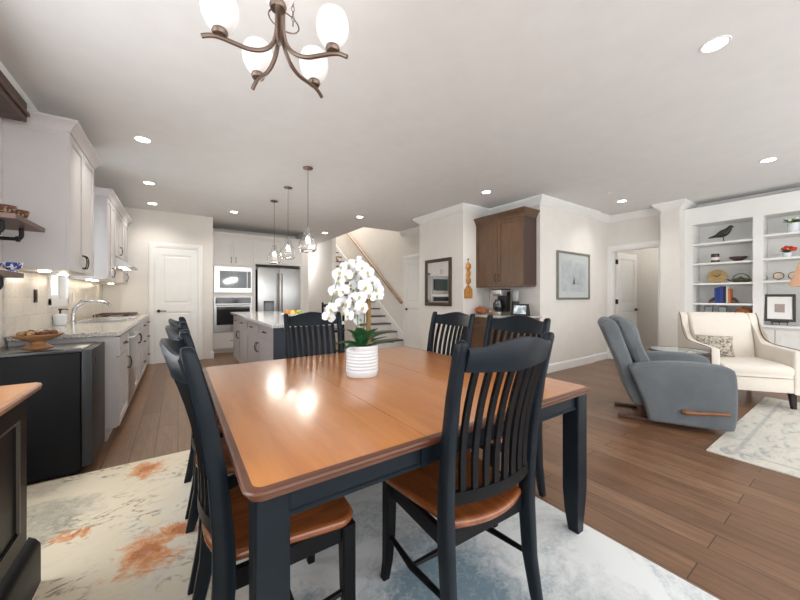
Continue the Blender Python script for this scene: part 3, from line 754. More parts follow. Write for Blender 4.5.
G().lathe([(.035, 0), (.045, .004), (.05, .05), (.055, .09), (.058, .10), (.045, .115), (.02, .12)], seg=20).done('bottle', CERAM, so)
G().cyl((0, 0, .118), (0, 0, .16), .008, seg=8).cyl((0, 0, .155), (0, 0, .17), .018, .014, seg=10).tube([(0, 0, .165), (.05, 0, .165), (.055, 0, .155)], .006, 6).done('pump', BRONZE, so)
ck = thing('gas_cooktop', 'gas cooktop with brown-black grates set in the left worktop', 'cooktop', (-.73, 6.22, .912))
G().box(-.24, .24, -.36, .36, 0, .012, .004).done('hob_plate', STEEL, ck)
for gx in (-.11, .11):
    for gy in (-.22, 0, .22):
        G().cyl((gx, gy, .012), (gx, gy, .026), .035, .03, 12).done('burner', BLKPL, ck)
for gy in (-.235, 0, .235):
    g = G()
    for x in (-.2, -.07, .07, .2): g.box(x-.006, x+.006, gy-.105, gy+.105, .035, .045)
    for y in (-.1, 0, .1): g.box(-.2, .2, gy+y-.006, gy+y+.006, .035, .045)
    for x in (-.2, .2):
        for y in (-.1, .1): g.box(x-.006, x+.006, gy+y-.006, gy+y+.006, .012, .036)
    g.done('grate', RUNNER, ck, 0)
for i, (y, z) in enumerate(((4.17, 1.21), (5.42, 1.2), (6.05, 1.2))):
    o = G().box(-.001, .006, -.036, .036, -.058, .058, .002, 1).box(.006, .009, -.016, .016, -.035, .035).done('outlet_cover', BRONZE if i == 0 else PLAST, None, loc=(-1.036, y, z))
    tag(o, ['bronze outlet plate on the backsplash under the nearest wall cabinet', 'white outlet plate on the backsplash just past the sink window', 'white outlet plate on the backsplash below the range hood'][i], 'outlet')

# wall cabinets on the left
def wall_cab(label, y0, w, z0, z1, fronts, pucks=(), name='wall_cabinet'):
    t = cabinet(name, label, 'cabinet', (-.72, y0, 0), R90, w, .328, z0, z1, fronts, CABG, 'pale grey wall cabinets on the left wall')
    for x in pucks: G().cyl((x, .16, z0-.008), (x, .16, z0), .035, seg=20).done('puck_light', PUCK, t)
    return t
def cab_crown(t, w, d, z, m, ret=(True, True), out=.055, hgt=.085):
    prof = [(-.01, 0), (.006, 0), (.010, .018), (out*.55, hgt*.55), (out*.9, hgt*.78), (out, hgt*.84), (out, hgt), (-.01, hgt)]
    pts = ([(0, d)] if ret[0] else [])+[(0, -.02), (w, -.02)]+([(w, d)] if ret[1] else [])
    g = G().path(pts, [(o, z+b) for o, b in prof]); g.box(.005, w-.005, -.015, d, z, z+.02)
    return g.done('crown', m, t, 40)
t = wall_cab('tall pale grey wall cabinet nearest the camera, beside the floating shelves', 3.56, .90, 1.41, 2.49, [('door', 0, .45, 1.41, 2.49, .415, 1.51), ('door', .45, .90, 1.41, 2.49, .485, 1.51)], (.18, .7)); cab_crown(t, .90, .328, 2.49, CABG)
G().box(-.004, -.0002, .0, .03, 1.41, 2.49).box(-.004, -.0002, .031, .328, 2.45, 2.49).done('side_frame', CABG, t)
t = wall_cab('pale grey wall cabinet just past the sink window', 5.20, .62, 1.41, 2.40, [('door', 0, .31, 1.41, 2.40), ('door', .31, .62, 1.41, 2.40, .35, 1.51)], (.15, .45)); cab_crown(t, .62, .328, 2.40, CABG, (True, False))
t = wall_cab('short pale grey wall cabinet above the range hood', 5.82, .74, 1.76, 2.40, [('door', 0, .37, 1.76, 2.40), ('door', .37, .74, 1.76, 2.40, .41, 1.86)]); cab_crown(t, .74, .328, 2.40, CABG, (False, False))
t = wall_cab('pale grey wall cabinet beyond the range hood', 6.56, .60, 1.41, 2.40, [('door', 0, .30, 1.41, 2.40), ('door', .30, .60, 1.41, 2.40, .34, 1.51)], (.3,)); cab_crown(t, .60, .328, 2.40, CABG, (False, True))
hd = thing('range_hood', 'stainless under-cabinet range hood over the cooktop', 'range hood', (-.72, 5.825, 0), R90)
G().prism([(.325, 1.755), (0, 1.755), (-.20, 1.64), (-.20, 1.61), (.325, 1.61)], 'x', .002, .73).done('canopy', STEELW, hd, 0)
G().box(.1, .25, -.12, -.04, 1.604, 1.61).box(.48, .63, -.12, -.04, 1.604, 1.61).done('hood_lamp', PUCK, hd, 0)
for y in (3.74, 4.26, 5.35, 5.65, 6.86): light('POINT', 'under_cabinet_glow', (-.88, y, 1.37), .5, (1, .84, .64), shadow_soft_size=.03)
light('POINT', 'hood_glow', (-.66, 6.2, 1.57), .6, (1, .85, .65), shadow_soft_size=.04)

# valance above the patio window
vv = thing('window_valance', 'dark wooden window valance under the crown at the top left corner', 'valance', (0, 0, 0))
G().box(-1.049, -.90, .0, 3.46, 2.46, 2.60, .004, 1).done('board', VAL, vv); G().box(-.8998, -.885, .0, 3.46, 2.50, 2.53, .004, 1).done('molding', RUNNER, vv)

# floating shelves on pipe brackets
def shelf(label, y0, y1, z, x1):
    t = thing('floating_shelf', label, 'shelf', (-1.05, y0, z), group='wood shelves on iron pipe brackets')
    G().box(.001, x1+1.05, 0, y1-y0, 0, .032, .002, 1).done('board', SHELFW, t)
    for y in (y1-y0-.12, .10):
        G().cyl((.001, y, -.075), (.008, y, -.075), .035, seg=16).tube(smoothpts([Vector(p) for p in ((.008, y, -.075), (.10, y, -.075), (.150, y, -.072), (.165, y, -.05), (.165, y, -.015), (.165, y, -.001))], 3), .0125, 10).cyl((.14, y, -.075), (.157, y, -.073), .019, seg=10).done('pipe_bracket', PIPE, t)
    return t
shelf('upper walnut floating shelf on a pipe bracket at the left edge', 2.90, 3.42, 1.672, -.80)
shelf('lower walnut floating shelf on a pipe bracket at the left edge', 2.55, 3.1, 1.325, -.82)
def cup(loc, label, m, r=.045, h=.06):
    G_ = G(); o = G_.lathe([(.5*r, 0), (.5*r, .006), (.35*r, .012), (.8*r, h*.45), (r, h), (r-.004, h), (.75*r, h*.48), (.2*r, .016), (0, .016)], seg=20).done('bowl', m, None, 60, loc=loc)
    return tag(o, label, 'bowl')
m_bl, N_, L_, p_, v_ = base_nodes('blue_white_pottery', .25)
L_.new(ramp(N_, noise(N_, L_, v_, 45, 3, .6, 1), [(.44, (.05, .07, .28)), (.52, (.8, .8, .85))], L_, 'CONSTANT').outputs[0], p_.inputs['Base Color'])
m_br, N_, L_, p_, v_ = base_nodes('brown_pattern_pottery', .35)
L_.new(ramp(N_, noise(N_, L_, v_, 45, 3, .6, 1), [(.44, (.13, .05, .03)), (.54, (.5, .35, .22))], L_, 'CONSTANT').outputs[0], p_.inputs['Base Color'])
cup((-.89, 3.07, 1.7045), 'brown patterned cup on the upper floating shelf, at its near end', m_br, .05, .07)
cup((-.87, 3.20, 1.7045), 'brown patterned cup on the upper floating shelf, farther in', m_br, .05, .07)
cup((-.95, 2.97, 1.7045), 'white cup at the left end of the upper floating shelf', CERAM, .045, .05)
cup((-.855, 3.045, 1.3575), 'blue and white patterned cup on the lower floating shelf, at its far end', m_bl, .045, .06)
cup((-.91, 2.90, 1.3575), 'blue and white bowl on the lower floating shelf, near the frame edge', m_bl, .055, .045)

# ================================================================== mini fridge and bowl
mf = thing('mini_fridge', 'small black refrigerator standing against the end of the left counter', 'refrigerator', (-1.03, 3.036, 0))
G().box(.0, .485, 0, .46, .02, .83, .004, 1).done('cabinet_body', FRBLACK, mf); G().box(-.0, .50, -.002, .462, .83, .85, .006).done('top_cap', FRTOP, mf)
G().box(.49, .545, 0, .46, .05, .845, .006).done('door', FRDOOR, mf); G().box(.5455, .549, .10, .16, .74, .78).done('badge', BLKPL, mf, 0)
G().cyl((.05, .05, 0), (.05, .05, .02), .018).cyl((.05, .41, 0), (.05, .41, .02), .018).cyl((.44, .05, 0), (.44, .05, .02), .018).cyl((.44, .41, 0), (.44, .41, .02), .018).done('feet', BLKPL, mf)
bw = thing('pedestal_bowl', 'turned wooden pedestal bowl of nuts on the black mini fridge', 'bowl', (-.80, 3.27, .851))
G().lathe([(.0, 0), (.072, 0), (.075, .008), (.05, .02), (.034, .035), (.036, .045), (.08, .062), (.122, .085), (.130, .096), (.124, .098), (.08, .074), (.02, .06), (0, .06)], seg=32).done('bowl', BOWLW, bw)
for i in range(16):
    a = i*2.4; r = .022*math.sqrt(i)*1.05
    tag(G().ball((0, 0, 0), .021, 10, 1.1, .9, .85).done('nut', NUT if i % 3 else TAN, None, 60, loc=(-.80+r*math.cos(a), 3.27+r*math.sin(a), .851+.094+.012*(r/.09)**2), rot=(0, 0, a)), 'brown nut or dried pod in the wooden pedestal bowl on the mini fridge', 'nut', 'nuts in the pedestal bowl')

# ================================================================== sideboard at the lower left
sb = thing('sideboard', 'black panelled sideboard with honey wood top in the lower left corner', 'sideboard', (-.512, 1.955, .0102), R90)
# local: front at y=0 facing -Y => world +X ; local x from -1.4 to 0 => world y .55..1.955
g = G(); g.slab([(x-.7, y) for x, y in rrect(-.725, .725, -.045, .47, .02, 4)], [(.842-.034, .012), (.842-.028, .004), (.842-.012, 0), (.842-.004, .004), (.842-.002, .012), (.842, .014)])
g.done('top', [TOPW], sb)
for sx in (0,): 
    pass
G().box(-1.4, -.012, .012, .44, .0, .808).done('body', BLACK, sb, 0)
G().prism([(-.035, 0), (-.035, .16), (-.02, .185), (0, .20), (0, 0)], 'x', -1.43, .03).prism([(-1.43, 0), (.03, 0), (.03, .16), (0, .2), (-1.4, .2), (-1.43, .16)], 'y', .0, .44).done('plinth', BLACK, sb, 40)
for a, b in ((-.50, -.03), (-.98, -.51), (-1.4, -.99)):
    o = shaker(a, b, .22, .79, .07, .022).done('door', BLACK, sb, 0, loc=(0, .012, 0))
    G().box(a+.07, b-.07, -.024, -.014, .715, .722).box(a+.07, a+.077, -.024, -.014, .29, .72).box(b-.077, b-.07, -.024, -.014, .29, .72).done('door_bead', mat('sideboard_worn_edge', (.10, .085, .07), .3), o, 0)

# ================================================================== tall oven column and fridge (facing -Y, front at y=7.80)
Y0 = 7.80
oc = cabinet('oven_cabinet', 'tall white cabinet column holding the microwave and wall oven', 'cabinet', (.594, Y0, 0), 0, .78, .64, 0, 2.47, [('door', 0, .39, 1.87, 2.45, .345, 1.98), ('door', .39, .78, 1.87, 2.45, .435, 1.98), ('drawer', .0, .78, .10, .43)], CABW, None, .09, hm=NICKEL)
cab_crown(oc, .78, .64, 2.47, CABW, (False, False))
mw = thing('microwave', 'built-in stainless microwave above the wall oven', 'microwave', (.594, Y0, 0))
G().box(.02, .76, -.03, -.001, 1.28, 1.84, .004, 1).done('body', STEELW, mw); G().box(.13, .65, -.038, -.0305, 1.38, 1.74, .003, 1).done('window_glass', TEALGLASS, mw); G().box(.66, .73, -.034, -.0305, 1.38, 1.74).done('control_panel', BLKGLASS, mw)
ov = thing('wall_oven', 'built-in stainless wall oven with black glass door', 'oven', (.594, Y0, 0))
G().box(.02, .76, -.03, -.001, .45, 1.20, .004, 1).done('body', STEELW, ov); G().box(.05, .73, -.037, -.0305, 1.05, 1.18, .002, 1).done('control_panel', BLKGLASS, ov); G().box(.07, .71, -.042, -.0305, .60, .985, .004, 1).done('door_glass', BLKGLASS, ov)
G().tube([(.07, -.031, 1.02), (.07, -.07, 1.02), (.71, -.07, 1.02), (.71, -.031, 1.02)], .011, 10).done('handle', STEELW, ov)
fcab = cabinet('fridge_cabinet', 'white cabinet above the stainless refrigerator', 'cabinet', (1.374, Y0, 0), 0, 1.126, .64, 1.92, 2.47, [('door', 0, .56, 1.93, 2.45), ('door', .56, 1.12, 1.93, 2.45)], CABW)
cab_crown(fcab, 1.126, .64, 2.47, CABW, (False, False))
G().box(.0, .05, 0, .64, 0, 1.92).done('side_panel', CABW, fcab, 0); G().box(1.04, 1.12, -.02, .64, 0, 1.92).done('side_panel', CABW, fcab, 0)
fr = thing('refrigerator', 'stainless french-door refrigerator in the white cabinet wall', 'refrigerator', (1.455, Y0-.09, 0))
G().box(.0, .94, .06, .70, .02, 1.80).done('body', FRBLACK, fr, 0)
G().box(.0, .468, 0, .058, .66, 1.84, .008).done('door', STEELW, fr); G().box(.472, .94, 0, .058, .66, 1.84, .008).done('door', STEELW, fr)
G().box(.0, .94, 0, .058, .05, .65, .008).done('freezer_drawer', STEELW, fr)
for x in (.43, .51): G().tube([(x, 0, .80), (x, -.045, .82), (x, -.05, 1.2), (x, -.045, 1.70), (x, 0, 1.72)], .011, 8).done('handle', NICKEL, fr)
G().tube([(.1, 0, .58), (.1, -.045, .58), (.84, -.045, .58), (.84, 0, .58)], .011, 8).done('handle', STEEL, fr)
G().box(.12, .34, -.006, 0, .70, 1.10, .002, 1).box(.15, .31, -.008, -.006, .98, 1.08).done('dispenser', BLKGLASS, fr, 0)

# ================================================================== island
isl = thing('kitchen_island', 'grey kitchen island with dark end panel and white speckled top', 'island', (.86, 6.66, 0), -R90)
# local x runs towards the camera (world -y): 0..3.02 ; local y 0..0.9 (world +x)
G().box(0, 3.02, 0, .66, .10, .875).box(.05, 3.0, .06, .6, 0, .1).done('body', CABI, isl, 0)
G().box(3.02, 3.035, -.02, .66, .02, .875).done('end_panel', NAVY, isl, 0)
xs = [0, .60, 1.40, 2.20, 3.02]
for i, (a, b) in enumerate(zip(xs, xs[1:])):
    o = shaker(a+.003, b-.003, .70, .865, .03).done('drawer', CABI, isl, 0); pull(o, (a+b)/2, .785, False)
    o = shaker(a+.003, b-.003, .11, .695).done('door', CABI, isl, 0); pull(o, (b-.04) if i % 2 == 0 else (a+.04), .56)
G().slab([(x+1.52, y+.44) for x, y in rrect(-1.60, 1.61, -.50, .32, .01, 3)], [(.8755, .004), (.879, 0), (.908, 0), (.912, .004)]).done('island_top', granite('white_granite', (.72, .71, .69), (.22, .21, .20), (.55, .54, .52)), isl)
fb = thing('fruit_bowl', 'white bowl of oranges and lemons on the island top', 'fruit bowl', (1.30, 4.50, .9125))
G().lathe([(0, 0), (.06, 0), (.06, .008), (.12, .03), (.165, .055), (.160, .057), (.11, .035), (.03, .014), (0, .014)], seg=28).done('bowl', CERAM, fb)
ORG = mat('orange_fruit', (.75, .25, .03), .45); LEM = mat('lemon_fruit', (.80, .60, .08), .45); LIM = mat('green_pear', (.30, .38, .06), .45)
for i, (dx, dy, dz) in enumerate(((0, 0, .055), (.08, .01, .062), (-.075, .03, .062), (.03, .08, .062), (-.03, -.08, .062), (.07, -.07, .066), (-.09, -.05, .072))):
    m, nm, lb = ((ORG, 'orange', 'orange in the white bowl on the island'), (LEM, 'lemon', 'yellow lemon in the white bowl on the island'), (LIM, 'green_pear', 'green pear in the white bowl on the island'))[i % 3]
    tag(G().ball((0, 0, 0), .036, 12).done(nm, m, None, 60, loc=(1.30+dx, 4.50+dy, .9125+dz+.006)), lb, 'fruit', nm.replace('_', ' ')+'s in the island bowl')

# stool behind the island
bs = thing('counter_stool', 'black wooden counter stool with low backrest behind the far dining chair', 'stool', (2.13, 5.12, 0), math.radians(-25)+PI)
G().slab(rrect(-.20, .20, -.19, .20, .06, 5), [(.62, .01), (.63, 0), (.65, 0), (.66, .01)]).done('seat', BLACK, bs)
for sx in (-1, 1):
    G().rects([(sx*.19, .19, 0, .016, .016), (sx*.165, .16, .62, .02, .02)]).done('leg', BLACK, bs)
    G().rects([(sx*.19, -.21, 0, .016, .016), (sx*.17, -.18, .62, .02, .02), (sx*.175, -.20, .9, .018, .018), (sx*.18, -.22, 1.10, .018, .018)]).done('back_post', BLACK, bs)
G().box(-.165, .165, -.225, -.205, 1.02, 1.07, .004).done('back_rail', BLACK, bs)
G().box(-.17, .17, .165, .185, .2, .225).box(-.17, .17, -.205, -.19, .25, .275).done('footrest', BLACK, bs)

# ================================================================== staircase
stc = thing('staircase', 'staircase with dark treads and white risers rising beyond the island', 'staircase', (0, 0, 0))
r_, run = .178, .27; sx0, sx1 = 3.521, 4.43
for k in range(1, 17):
    y = 6.37+run*(k-1); G().box(sx0, sx1, y-.02, y+run+.02, r_*k-.032, r_*k, .006).done('tread', TREAD, stc)
    G().box(sx0, sx1, y+.001, y+.02, r_*(k-1), r_*k-.032).done('riser', TRIM, stc, 0)
G().prism([(6.35, 0), (6.35, .30), (6.37+run*16, r_*16+.30), (6.37+run*16, r_*15)], 'x', 4.431, 4.449).done('skirt_board', TRIM, stc, 0)
hr = thing('handrail', 'golden oak handrail fixed to the wall on the right of the stairs', 'handrail', (0, 0, 0))
G().tube([(4.37, 6.36, 1.05), (4.37, 9.9, 3.59)], .034, 10).done('rail', HANDR, hr)
for t in (.06, .35, .65): 
    y, z = 6.36+3.54*t, 1.05+2.54*t
    G().tube([(4.449, y, z-.08), (4.39, y, z-.075), (4.37, y, z-.02)], .008, 6).done('bracket', BRONZE, hr)
h2 = thing('handrail', 'short golden oak handrail at the upper left of the stairs', 'handrail', (0, 0, 0))
G().tube([(3.56, 8.22, 2.17), (3.56, 8.30, 2.22), (3.56, 9.6, 3.10)], .026, 10).done('rail', HANDR, h2); G().tube([(3.521, 8.5, 2.30), (3.56, 8.5, 2.34)], .01, 6).done('bracket', BRONZE, h2)

# ================================================================== mirror, wall ornament
mi = thing('wall_mirror', 'dark-framed rectangular mirror on the wall left of the coffee bar', 'mirror', (3.948, 4.55, 1.46))
g = G()
for a, b, c, d in ((-.36, -.30, -.43, .43), (.30, .36, -.43, .43), (-.30, .30, -.43, -.37), (-.30, .30, .37, .43)): g.box(-.03, 0, a, b, c, d, .006)
g.done('frame', DKSIDE, mi); G().box(-.014, -.004, -.30, .30, -.37, .37).done('mirror_glass', mat('mirror_silver', (.9, .9, .9), .01, 1), mi, 0)
wo = thing('wall_ornament', 'orange and gold hanging ornament on the narrow wall beside the dark cabinet', 'ornament', (4.055, 3.918, 0))
GOLD = mat('gold_orange_enamel', (.52, .24, .06), .45, .2, var=.5, vscale=40)
for z, r in ((1.71, .06), (1.59, .052), (1.47, .058)): G().ball((0, -.02, z), r, 12, 1, .35, 1.1).done('bead', GOLD, wo, 60)
G().tube([(0, -.012, 1.82), (0, -.012, 1.28)], .004, 6).ball((0, -.014, 1.83), .014, 8).done('cord', BRONZE, wo)
G().prism([(-.085, 1.17), (.085, 1.17), (.085, 1.32), (0, 1.40), (-.085, 1.32)], 'y', -.03, -.001).done('plaque', GOLD, wo, 0)

# ================================================================== coffee bar
cabinet('wall_cabinet', 'dark wood two-door wall cabinet above the coffee bar', 'cabinet', (4.28, 3.93, 0), -R90, .94, .319, 1.375, 2.42, [('door', .0, .47, 1.375, 2.42, .435, 1.50), ('door', .47, .94, 1.375, 2.42, .505, 1.50)], DKWOOD)
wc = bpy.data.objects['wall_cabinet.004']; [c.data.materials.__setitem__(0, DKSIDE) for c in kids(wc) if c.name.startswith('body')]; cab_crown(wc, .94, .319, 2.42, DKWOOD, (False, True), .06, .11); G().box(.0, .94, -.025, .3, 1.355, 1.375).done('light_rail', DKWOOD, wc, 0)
cabinet('base_cabinet', 'dark wood base cabinet under the coffee bar counter', 'cabinet', (4.0, 3.90, 0), -R90, .95, .59, 0, .875, [('drawer', 0, .475, .70, .865), ('drawer', .475, .95, .70, .865), ('door', 0, .475, .11, .695, .43, .56), ('door', .475, .95, .11, .695, .52, .56)], DKWOOD, None, .1)
tag(G().box(3.965, 4.598, 2.90, 3.918, .8755, .91, .004, 1).done('coffee_bar_counter', GRAN), 'speckled granite counter of the coffee bar in the wall recess', 'counter')
cm = thing('coffee_maker', 'black and steel drip coffee maker on the coffee bar', 'coffee maker', (4.36, 3.47, .9102), -R90)
G().box(-.09, .09, -.12, .12, 0, .045, .01).done('base', STEEL, cm); G().box(-.09, .09, .02, .12, .045, .38, .008).done('tower', BLKPL, cm)
G().box(-.09, .09, -.12, .12, .30, .40, .012).done('brew_head', STEEL, cm); G().box(-.092, .092, -.122, .122, .4003, .415, .004).done('lid', BLKPL, cm)
G().lathe([(.05, .05), (.07, .09), (.072, .15), (.05, .21), (.055, .235), (.05, .24), (.0, .24)], (-.02, -.05, 0), 20).done('carafe', BLKGLASS, cm); G().tube([(-.02, -.12, .2), (-.02, -.16, .19), (-.02, -.16, .10), (-.02, -.12, .09)], .009, 8).done('carafe_handle', BLKPL, cm)
cg = thing('coffee_grinder', 'black and clear coffee grinder just right of the coffee maker', 'grinder', (4.42, 3.24, .9102))
G().lathe([(.055, 0), (.06, .01), (.055, .20), (.05, .22)], seg=20).done('base', BLKPL, cg); G().lathe([(.045, .22), (.052, .24), (.055, .36), (.05, .375), (0, .38)], seg=20).done('hopper', mat('smoked_grey_plastic', (.35, .36, .35), .2), cg)
sd = thing('digital_display', 'small black digital display with a lit picture on the coffee bar', 'display', (4.30, 3.06, .9102), -R90+.1)
G().prism([(-.03, 0), (.06, 0), (.012, .18), (-.008, .18)], 'x', -.125, .125).done('housing', BLKPL, sd, 0)
mS, N_, L_, p_, v_ = base_nodes('display_picture', .3); cS = ramp(N_, noise(N_, L_, v_, 14, 4, .6), [(.45, (.25, .32, .36)), (.55, (.75, .8, .85))], L_).outputs[0]
L_.new(cS, p_.inputs['Base Color']); L_.new(cS, p_.inputs['Emission Color']); p_.inputs['Emission Strength'].default_value = .25
g = G(); g.M = Matrix.Translation((0, -.0205, .09)) @ Matrix.Rotation(math.radians(-7), 4, 'X'); g.box(-.10, .10, -.003, .0, -.06, .065); g.done('screen', mS, sd, 0)
PUMP = mat('rust_pumpkin', (.36, .11, .04), .5, var=.2); PUMP2 = mat('tan_gourd', (.55, .38, .17), .5, var=.2)
def pumpkin(loc, r, m, label):
    t = thing('decorative_pumpkin', label, 'pumpkin', loc, group='small pumpkins on the coffee bar')
    G().ball((0, 0, r*.78), r, 32, sz=.78, rib=.06, nr=8).done('body', m, t, 60); G().tube([(0, 0, r*1.45), (.004, 0, r*1.75), (.012, 0, r*1.9)], [.008, .006, .007], 6).done('stem', STAKE, t)
pumpkin((4.25, 3.83, .9102), .075, PUMP, 'rust-coloured decorative pumpkin at the left end of the coffee bar')
pumpkin((4.18, 3.69, .9102), .066, PUMP, 'rust-coloured decorative pumpkin, second from the left end of the coffee bar')
pumpkin((4.33, 3.64, .9102), .05, PUMP2, 'tan decorative gourd next to the coffee maker')

# framed print on the wall
pr = thing('framed_print', 'silver-framed pale grey print on the wall right of the coffee bar', 'picture', (5.565, 2.928, 1.55))
g = G()
for a, b, c, d in ((-.52, -.485, -.40, .40), (.485, .52, -.40, .40), (-.485, .485, -.40, -.365), (-.485, .485, .365, .40)): g.box(a, b, -.028, 0, c, d, .005)
g.done('frame', mat('pewter_frame', (.25, .25, .22), .35, .5), pr)
G().box(-.485, .485, -.012, -.002, -.365, .365).done('mat_board', mat('grey_mat_board', (.52, .54, .53), .7), pr, 0)
G().box(-.38, .38, -.014, -.012, -.27, .27).done('artwork', art_material('pale_seascape', .35, (.62, .65, .66), (.25, .28, .29), 7), pr, 0)
g = G()
for x, s in ((.05, 1), (.17, .8), (-.02, .6)): g.prism([(x-.10*s, -.14), (x, -.14), (x, .16*s)], 'y', -.0146, -.0141); g.prism([(x+.01, -.14), (x+.07*s, -.14), (x+.01, .12*s)], 'y', -.0146, -.0141)
g.done('pale_shapes', mat('pale_grey_ink', (.42, .45, .47), .7), pr, 0)

# ================================================================== built-in bookcase (facing -X)
bx = 6.90
bc = thing('built_in_bookcase', 'white built-in bookcase with open shelves and lower doors on the right wall', 'bookcase', (0, 0, 0))
ya, yb, yc, yd, ye = 1.80, 1.70, 1.03, .93, .26
ytop = 2.63
g = G()
for a, b in ((1.70, 1.799), (.93, 1.03), (.16, .26), (-.61, -.51)): g.box(bx, 7.29, a, b, .80, 2.36)
g.box(bx, 7.29, -.61, 1.799, 2.36, ytop); g.done('frame', TRIM, bc, 0)
G().box(7.27, 7.292, -.61, 1.799, .80, 2.36).done('back_panel', TRIM, bc, 0)
G().box(6.76, 7.29, -.61, 1.799, .77, .80, .004, 1).done('ledge', TRIM, bc); G().box(6.80, 7.29, -.61, 1.799, 0, .77).done('lower_body', TRIM, bc, 0)
for y0, y1, zs in ((1.03, 1.70, (.925, 1.10, 1.415, 1.735, 2.05)), (.26, .93, (1.43, 1.75, 2.085)), (-.51, .16, (1.10, 1.415, 1.735, 2.05))):
    for z in zs: G().box(6.915, 7.27, y0, y1, z-.03, z, .002, 1).done('shelf', TRIM, bc)
for i in range(5):
    y1_ = 1.72-.46*i; g = shaker(.004, .45, .10, .74, .06); o = g.done('door', TRIM, bc, 0, loc=(6.80, y1_, 0), rot=(0, 0, -R90)); G().cyl((.42 if i % 2 == 0 else .035, -.02, .66), (.42 if i % 2 == 0 else .035, -.045, .66), .007, .013, 10).done('knob', BRONZE, o)
# things on the shelves
zA, zB, zC, zD, zE = 2.0503, 1.7353, 1.4153, 1.1003, .8003
DKB = mat('dark_bronze_figure', (.05, .05, .035), .4, .4, var=.3, vscale=20)
bd = thing('bird_figurine', 'dark bronze bird figurine on the top shelf of the bookcase', 'figurine', (7.04, 1.37, zA))
G().lathe([(0, 0), (.07, 0), (.07, .008), (.02, .012), (0, .012)], seg=16, sy=1.2).done('base', DKB, bd)
g = G(); g.tube(smoothpts([Vector(p) for p in ((0, .17, .085), (0, .09, .105), (0, .03, .125), (0, -.03, .155), (0, -.065, .195), (0, -.085, .222), (0, -.105, .224), (0, -.125, .218))], 3), [.008, .012, .016, .021, .030, .040, .048, .053, .055, .052, .046, .040, .035, .032, .030, .029, .026, .021, .014, .008, .004, .002], 12, flat=(.85, 1.05)); g.done('body', DKB, bd, 70)
G().tube([(.012, -.01, .01), (.012, -.0, .10)], .004, 6).tube([(-.012, -.01, .01), (-.012, -.0, .10)], .004, 6).done('legs', DKB, bd)
jr = thing('candle_jar', 'brown glass candle jar with label on the second shelf of the bookcase', 'jar', (7.04, 1.46, zB))
G().lathe([(.045, 0), (.05, .004), (.05, .115), (.046, .12), (0, .12)], seg=20).done('glass_jar', mat('amber_jar', (.10, .045, .03), .15), jr); G().lathe([(.0505, .04), (.0512, .041), (.0512, .085), (.0505, .086)], seg=20).done('jar_label', PLAST, jr); G().lathe([(.048, .12), (.05, .123), (.05, .14), (0, .143)], seg=20).done('lid', DKB, jr)
tag(G().lathe([(.03, 0), (.04, .004), (.05, .02), (.085, .045), (.105, .075), (.10, .075), (.08, .047), (.04, .022), (0, .018)], (0, 0, 0), 28, 1, 1.0, .03, 9).done('dish', mat('dark_brown_dish', (.10, .055, .045), .4, var=.3, vscale=20), None, 60, loc=(7.08, 1.21, zB)), 'dark brown boat-like dish on the second shelf of the bookcase', 'dish')
pl = thing('clock_plate', 'round tan plate clock on the third shelf of the bookcase', 'clock', (7.12, 1.45, zC))
g = G(); g.M = Matrix.Translation((0, 0, .105)) @ Matrix.Rotation(math.radians(-80), 4, 'Y'); g.lathe([(0, 0), (.105, 0), (.108, .008), (.10, .012), (0, .012)], seg=32, sy=1.1); g.done('plate', mat('tan_plate', (.48, .33, .14), .5, var=.15, vscale=20), pl)
g = G(); g.tube([(-.030, .04, .125), (-.028, 0, .10), (-.022, -.04, .14)], .006, 6); g.tube([(-.029, 0, .10), (-.027, -.02, .115)], .005, 6); g.done('emblem', DKB, pl); G().box(-.03, .05, -.04, .04, 0, .012, .003).done('stand', DKB, pl)
tp = thing('teapot', 'green iron teapot with arched handle on the third shelf of the bookcase', 'teapot', (7.08, 1.18, zC))
PAT = mat('green_bronze_patina', (.10, .12, .07), .45, .3, var=.4, vscale=25)
G().lathe([(.05, 0), (.08, .01), (.10, .03), (.085, .05), (.05, .065), (.02, .07)], seg=24, sy=1.15).done('body', PAT, tp); G().tube([(0, .09, .03), (0, .13, .04), (0, .155, .055)], [.016, .011, .008], 8).done('spout', PAT, tp)
G().tube([(0, .09*math.cos(a), .05+.085*math.sin(a)) for a in [PI*i/12 for i in range(13)]], .007, 6).done('handle', PAT, tp); G().lathe([(.04, .064), (.03, .075), (.008, .08), (.012, .092), (0, .095)], seg=14).done('lid', PAT, tp)
bk = [((.03, .06, .22), .24, .035), ((.02, .05, .25), .25, .03), ((.04, .06, .30), .26, .035), ((.02, .02, .025), .24, .03), ((.75, .74, .70), .255, .022), ((.65, .20, .06), .22, .024)]
y = 1.455
lbl = ['navy blue book at the left of the row on the fourth shelf', 'bright navy book second from left on the fourth shelf', 'blue book in the middle of the row on the fourth shelf', 'black book right of the blue ones on the fourth shelf', 'white book next to the orange one on the fourth shelf', 'orange book at the right end of the row on the fourth shelf']
for (c, h, w), lb in zip(bk, lbl):
    t = thing('book', lb, 'book', (7.04, y-w/2, zD), group='books on the fourth shelf of the bookcase')
    cov = mat('book_cover', c, .5)
    G().box(-.07, .10, -w/2+.001, -w/2+.003, 0, h).box(-.07, .10, w/2-.003, w/2-.001, 0, h).box(-.07, -.067, -w/2+.001, w/2-.001, 0, h, .0005, 1).done('cover', cov, t, 0); G().box(-.066, .096, -w/2+.003, w/2-.003, .004, h-.004).done('pages', PLAST, t, 0)
    y -= w+.0005
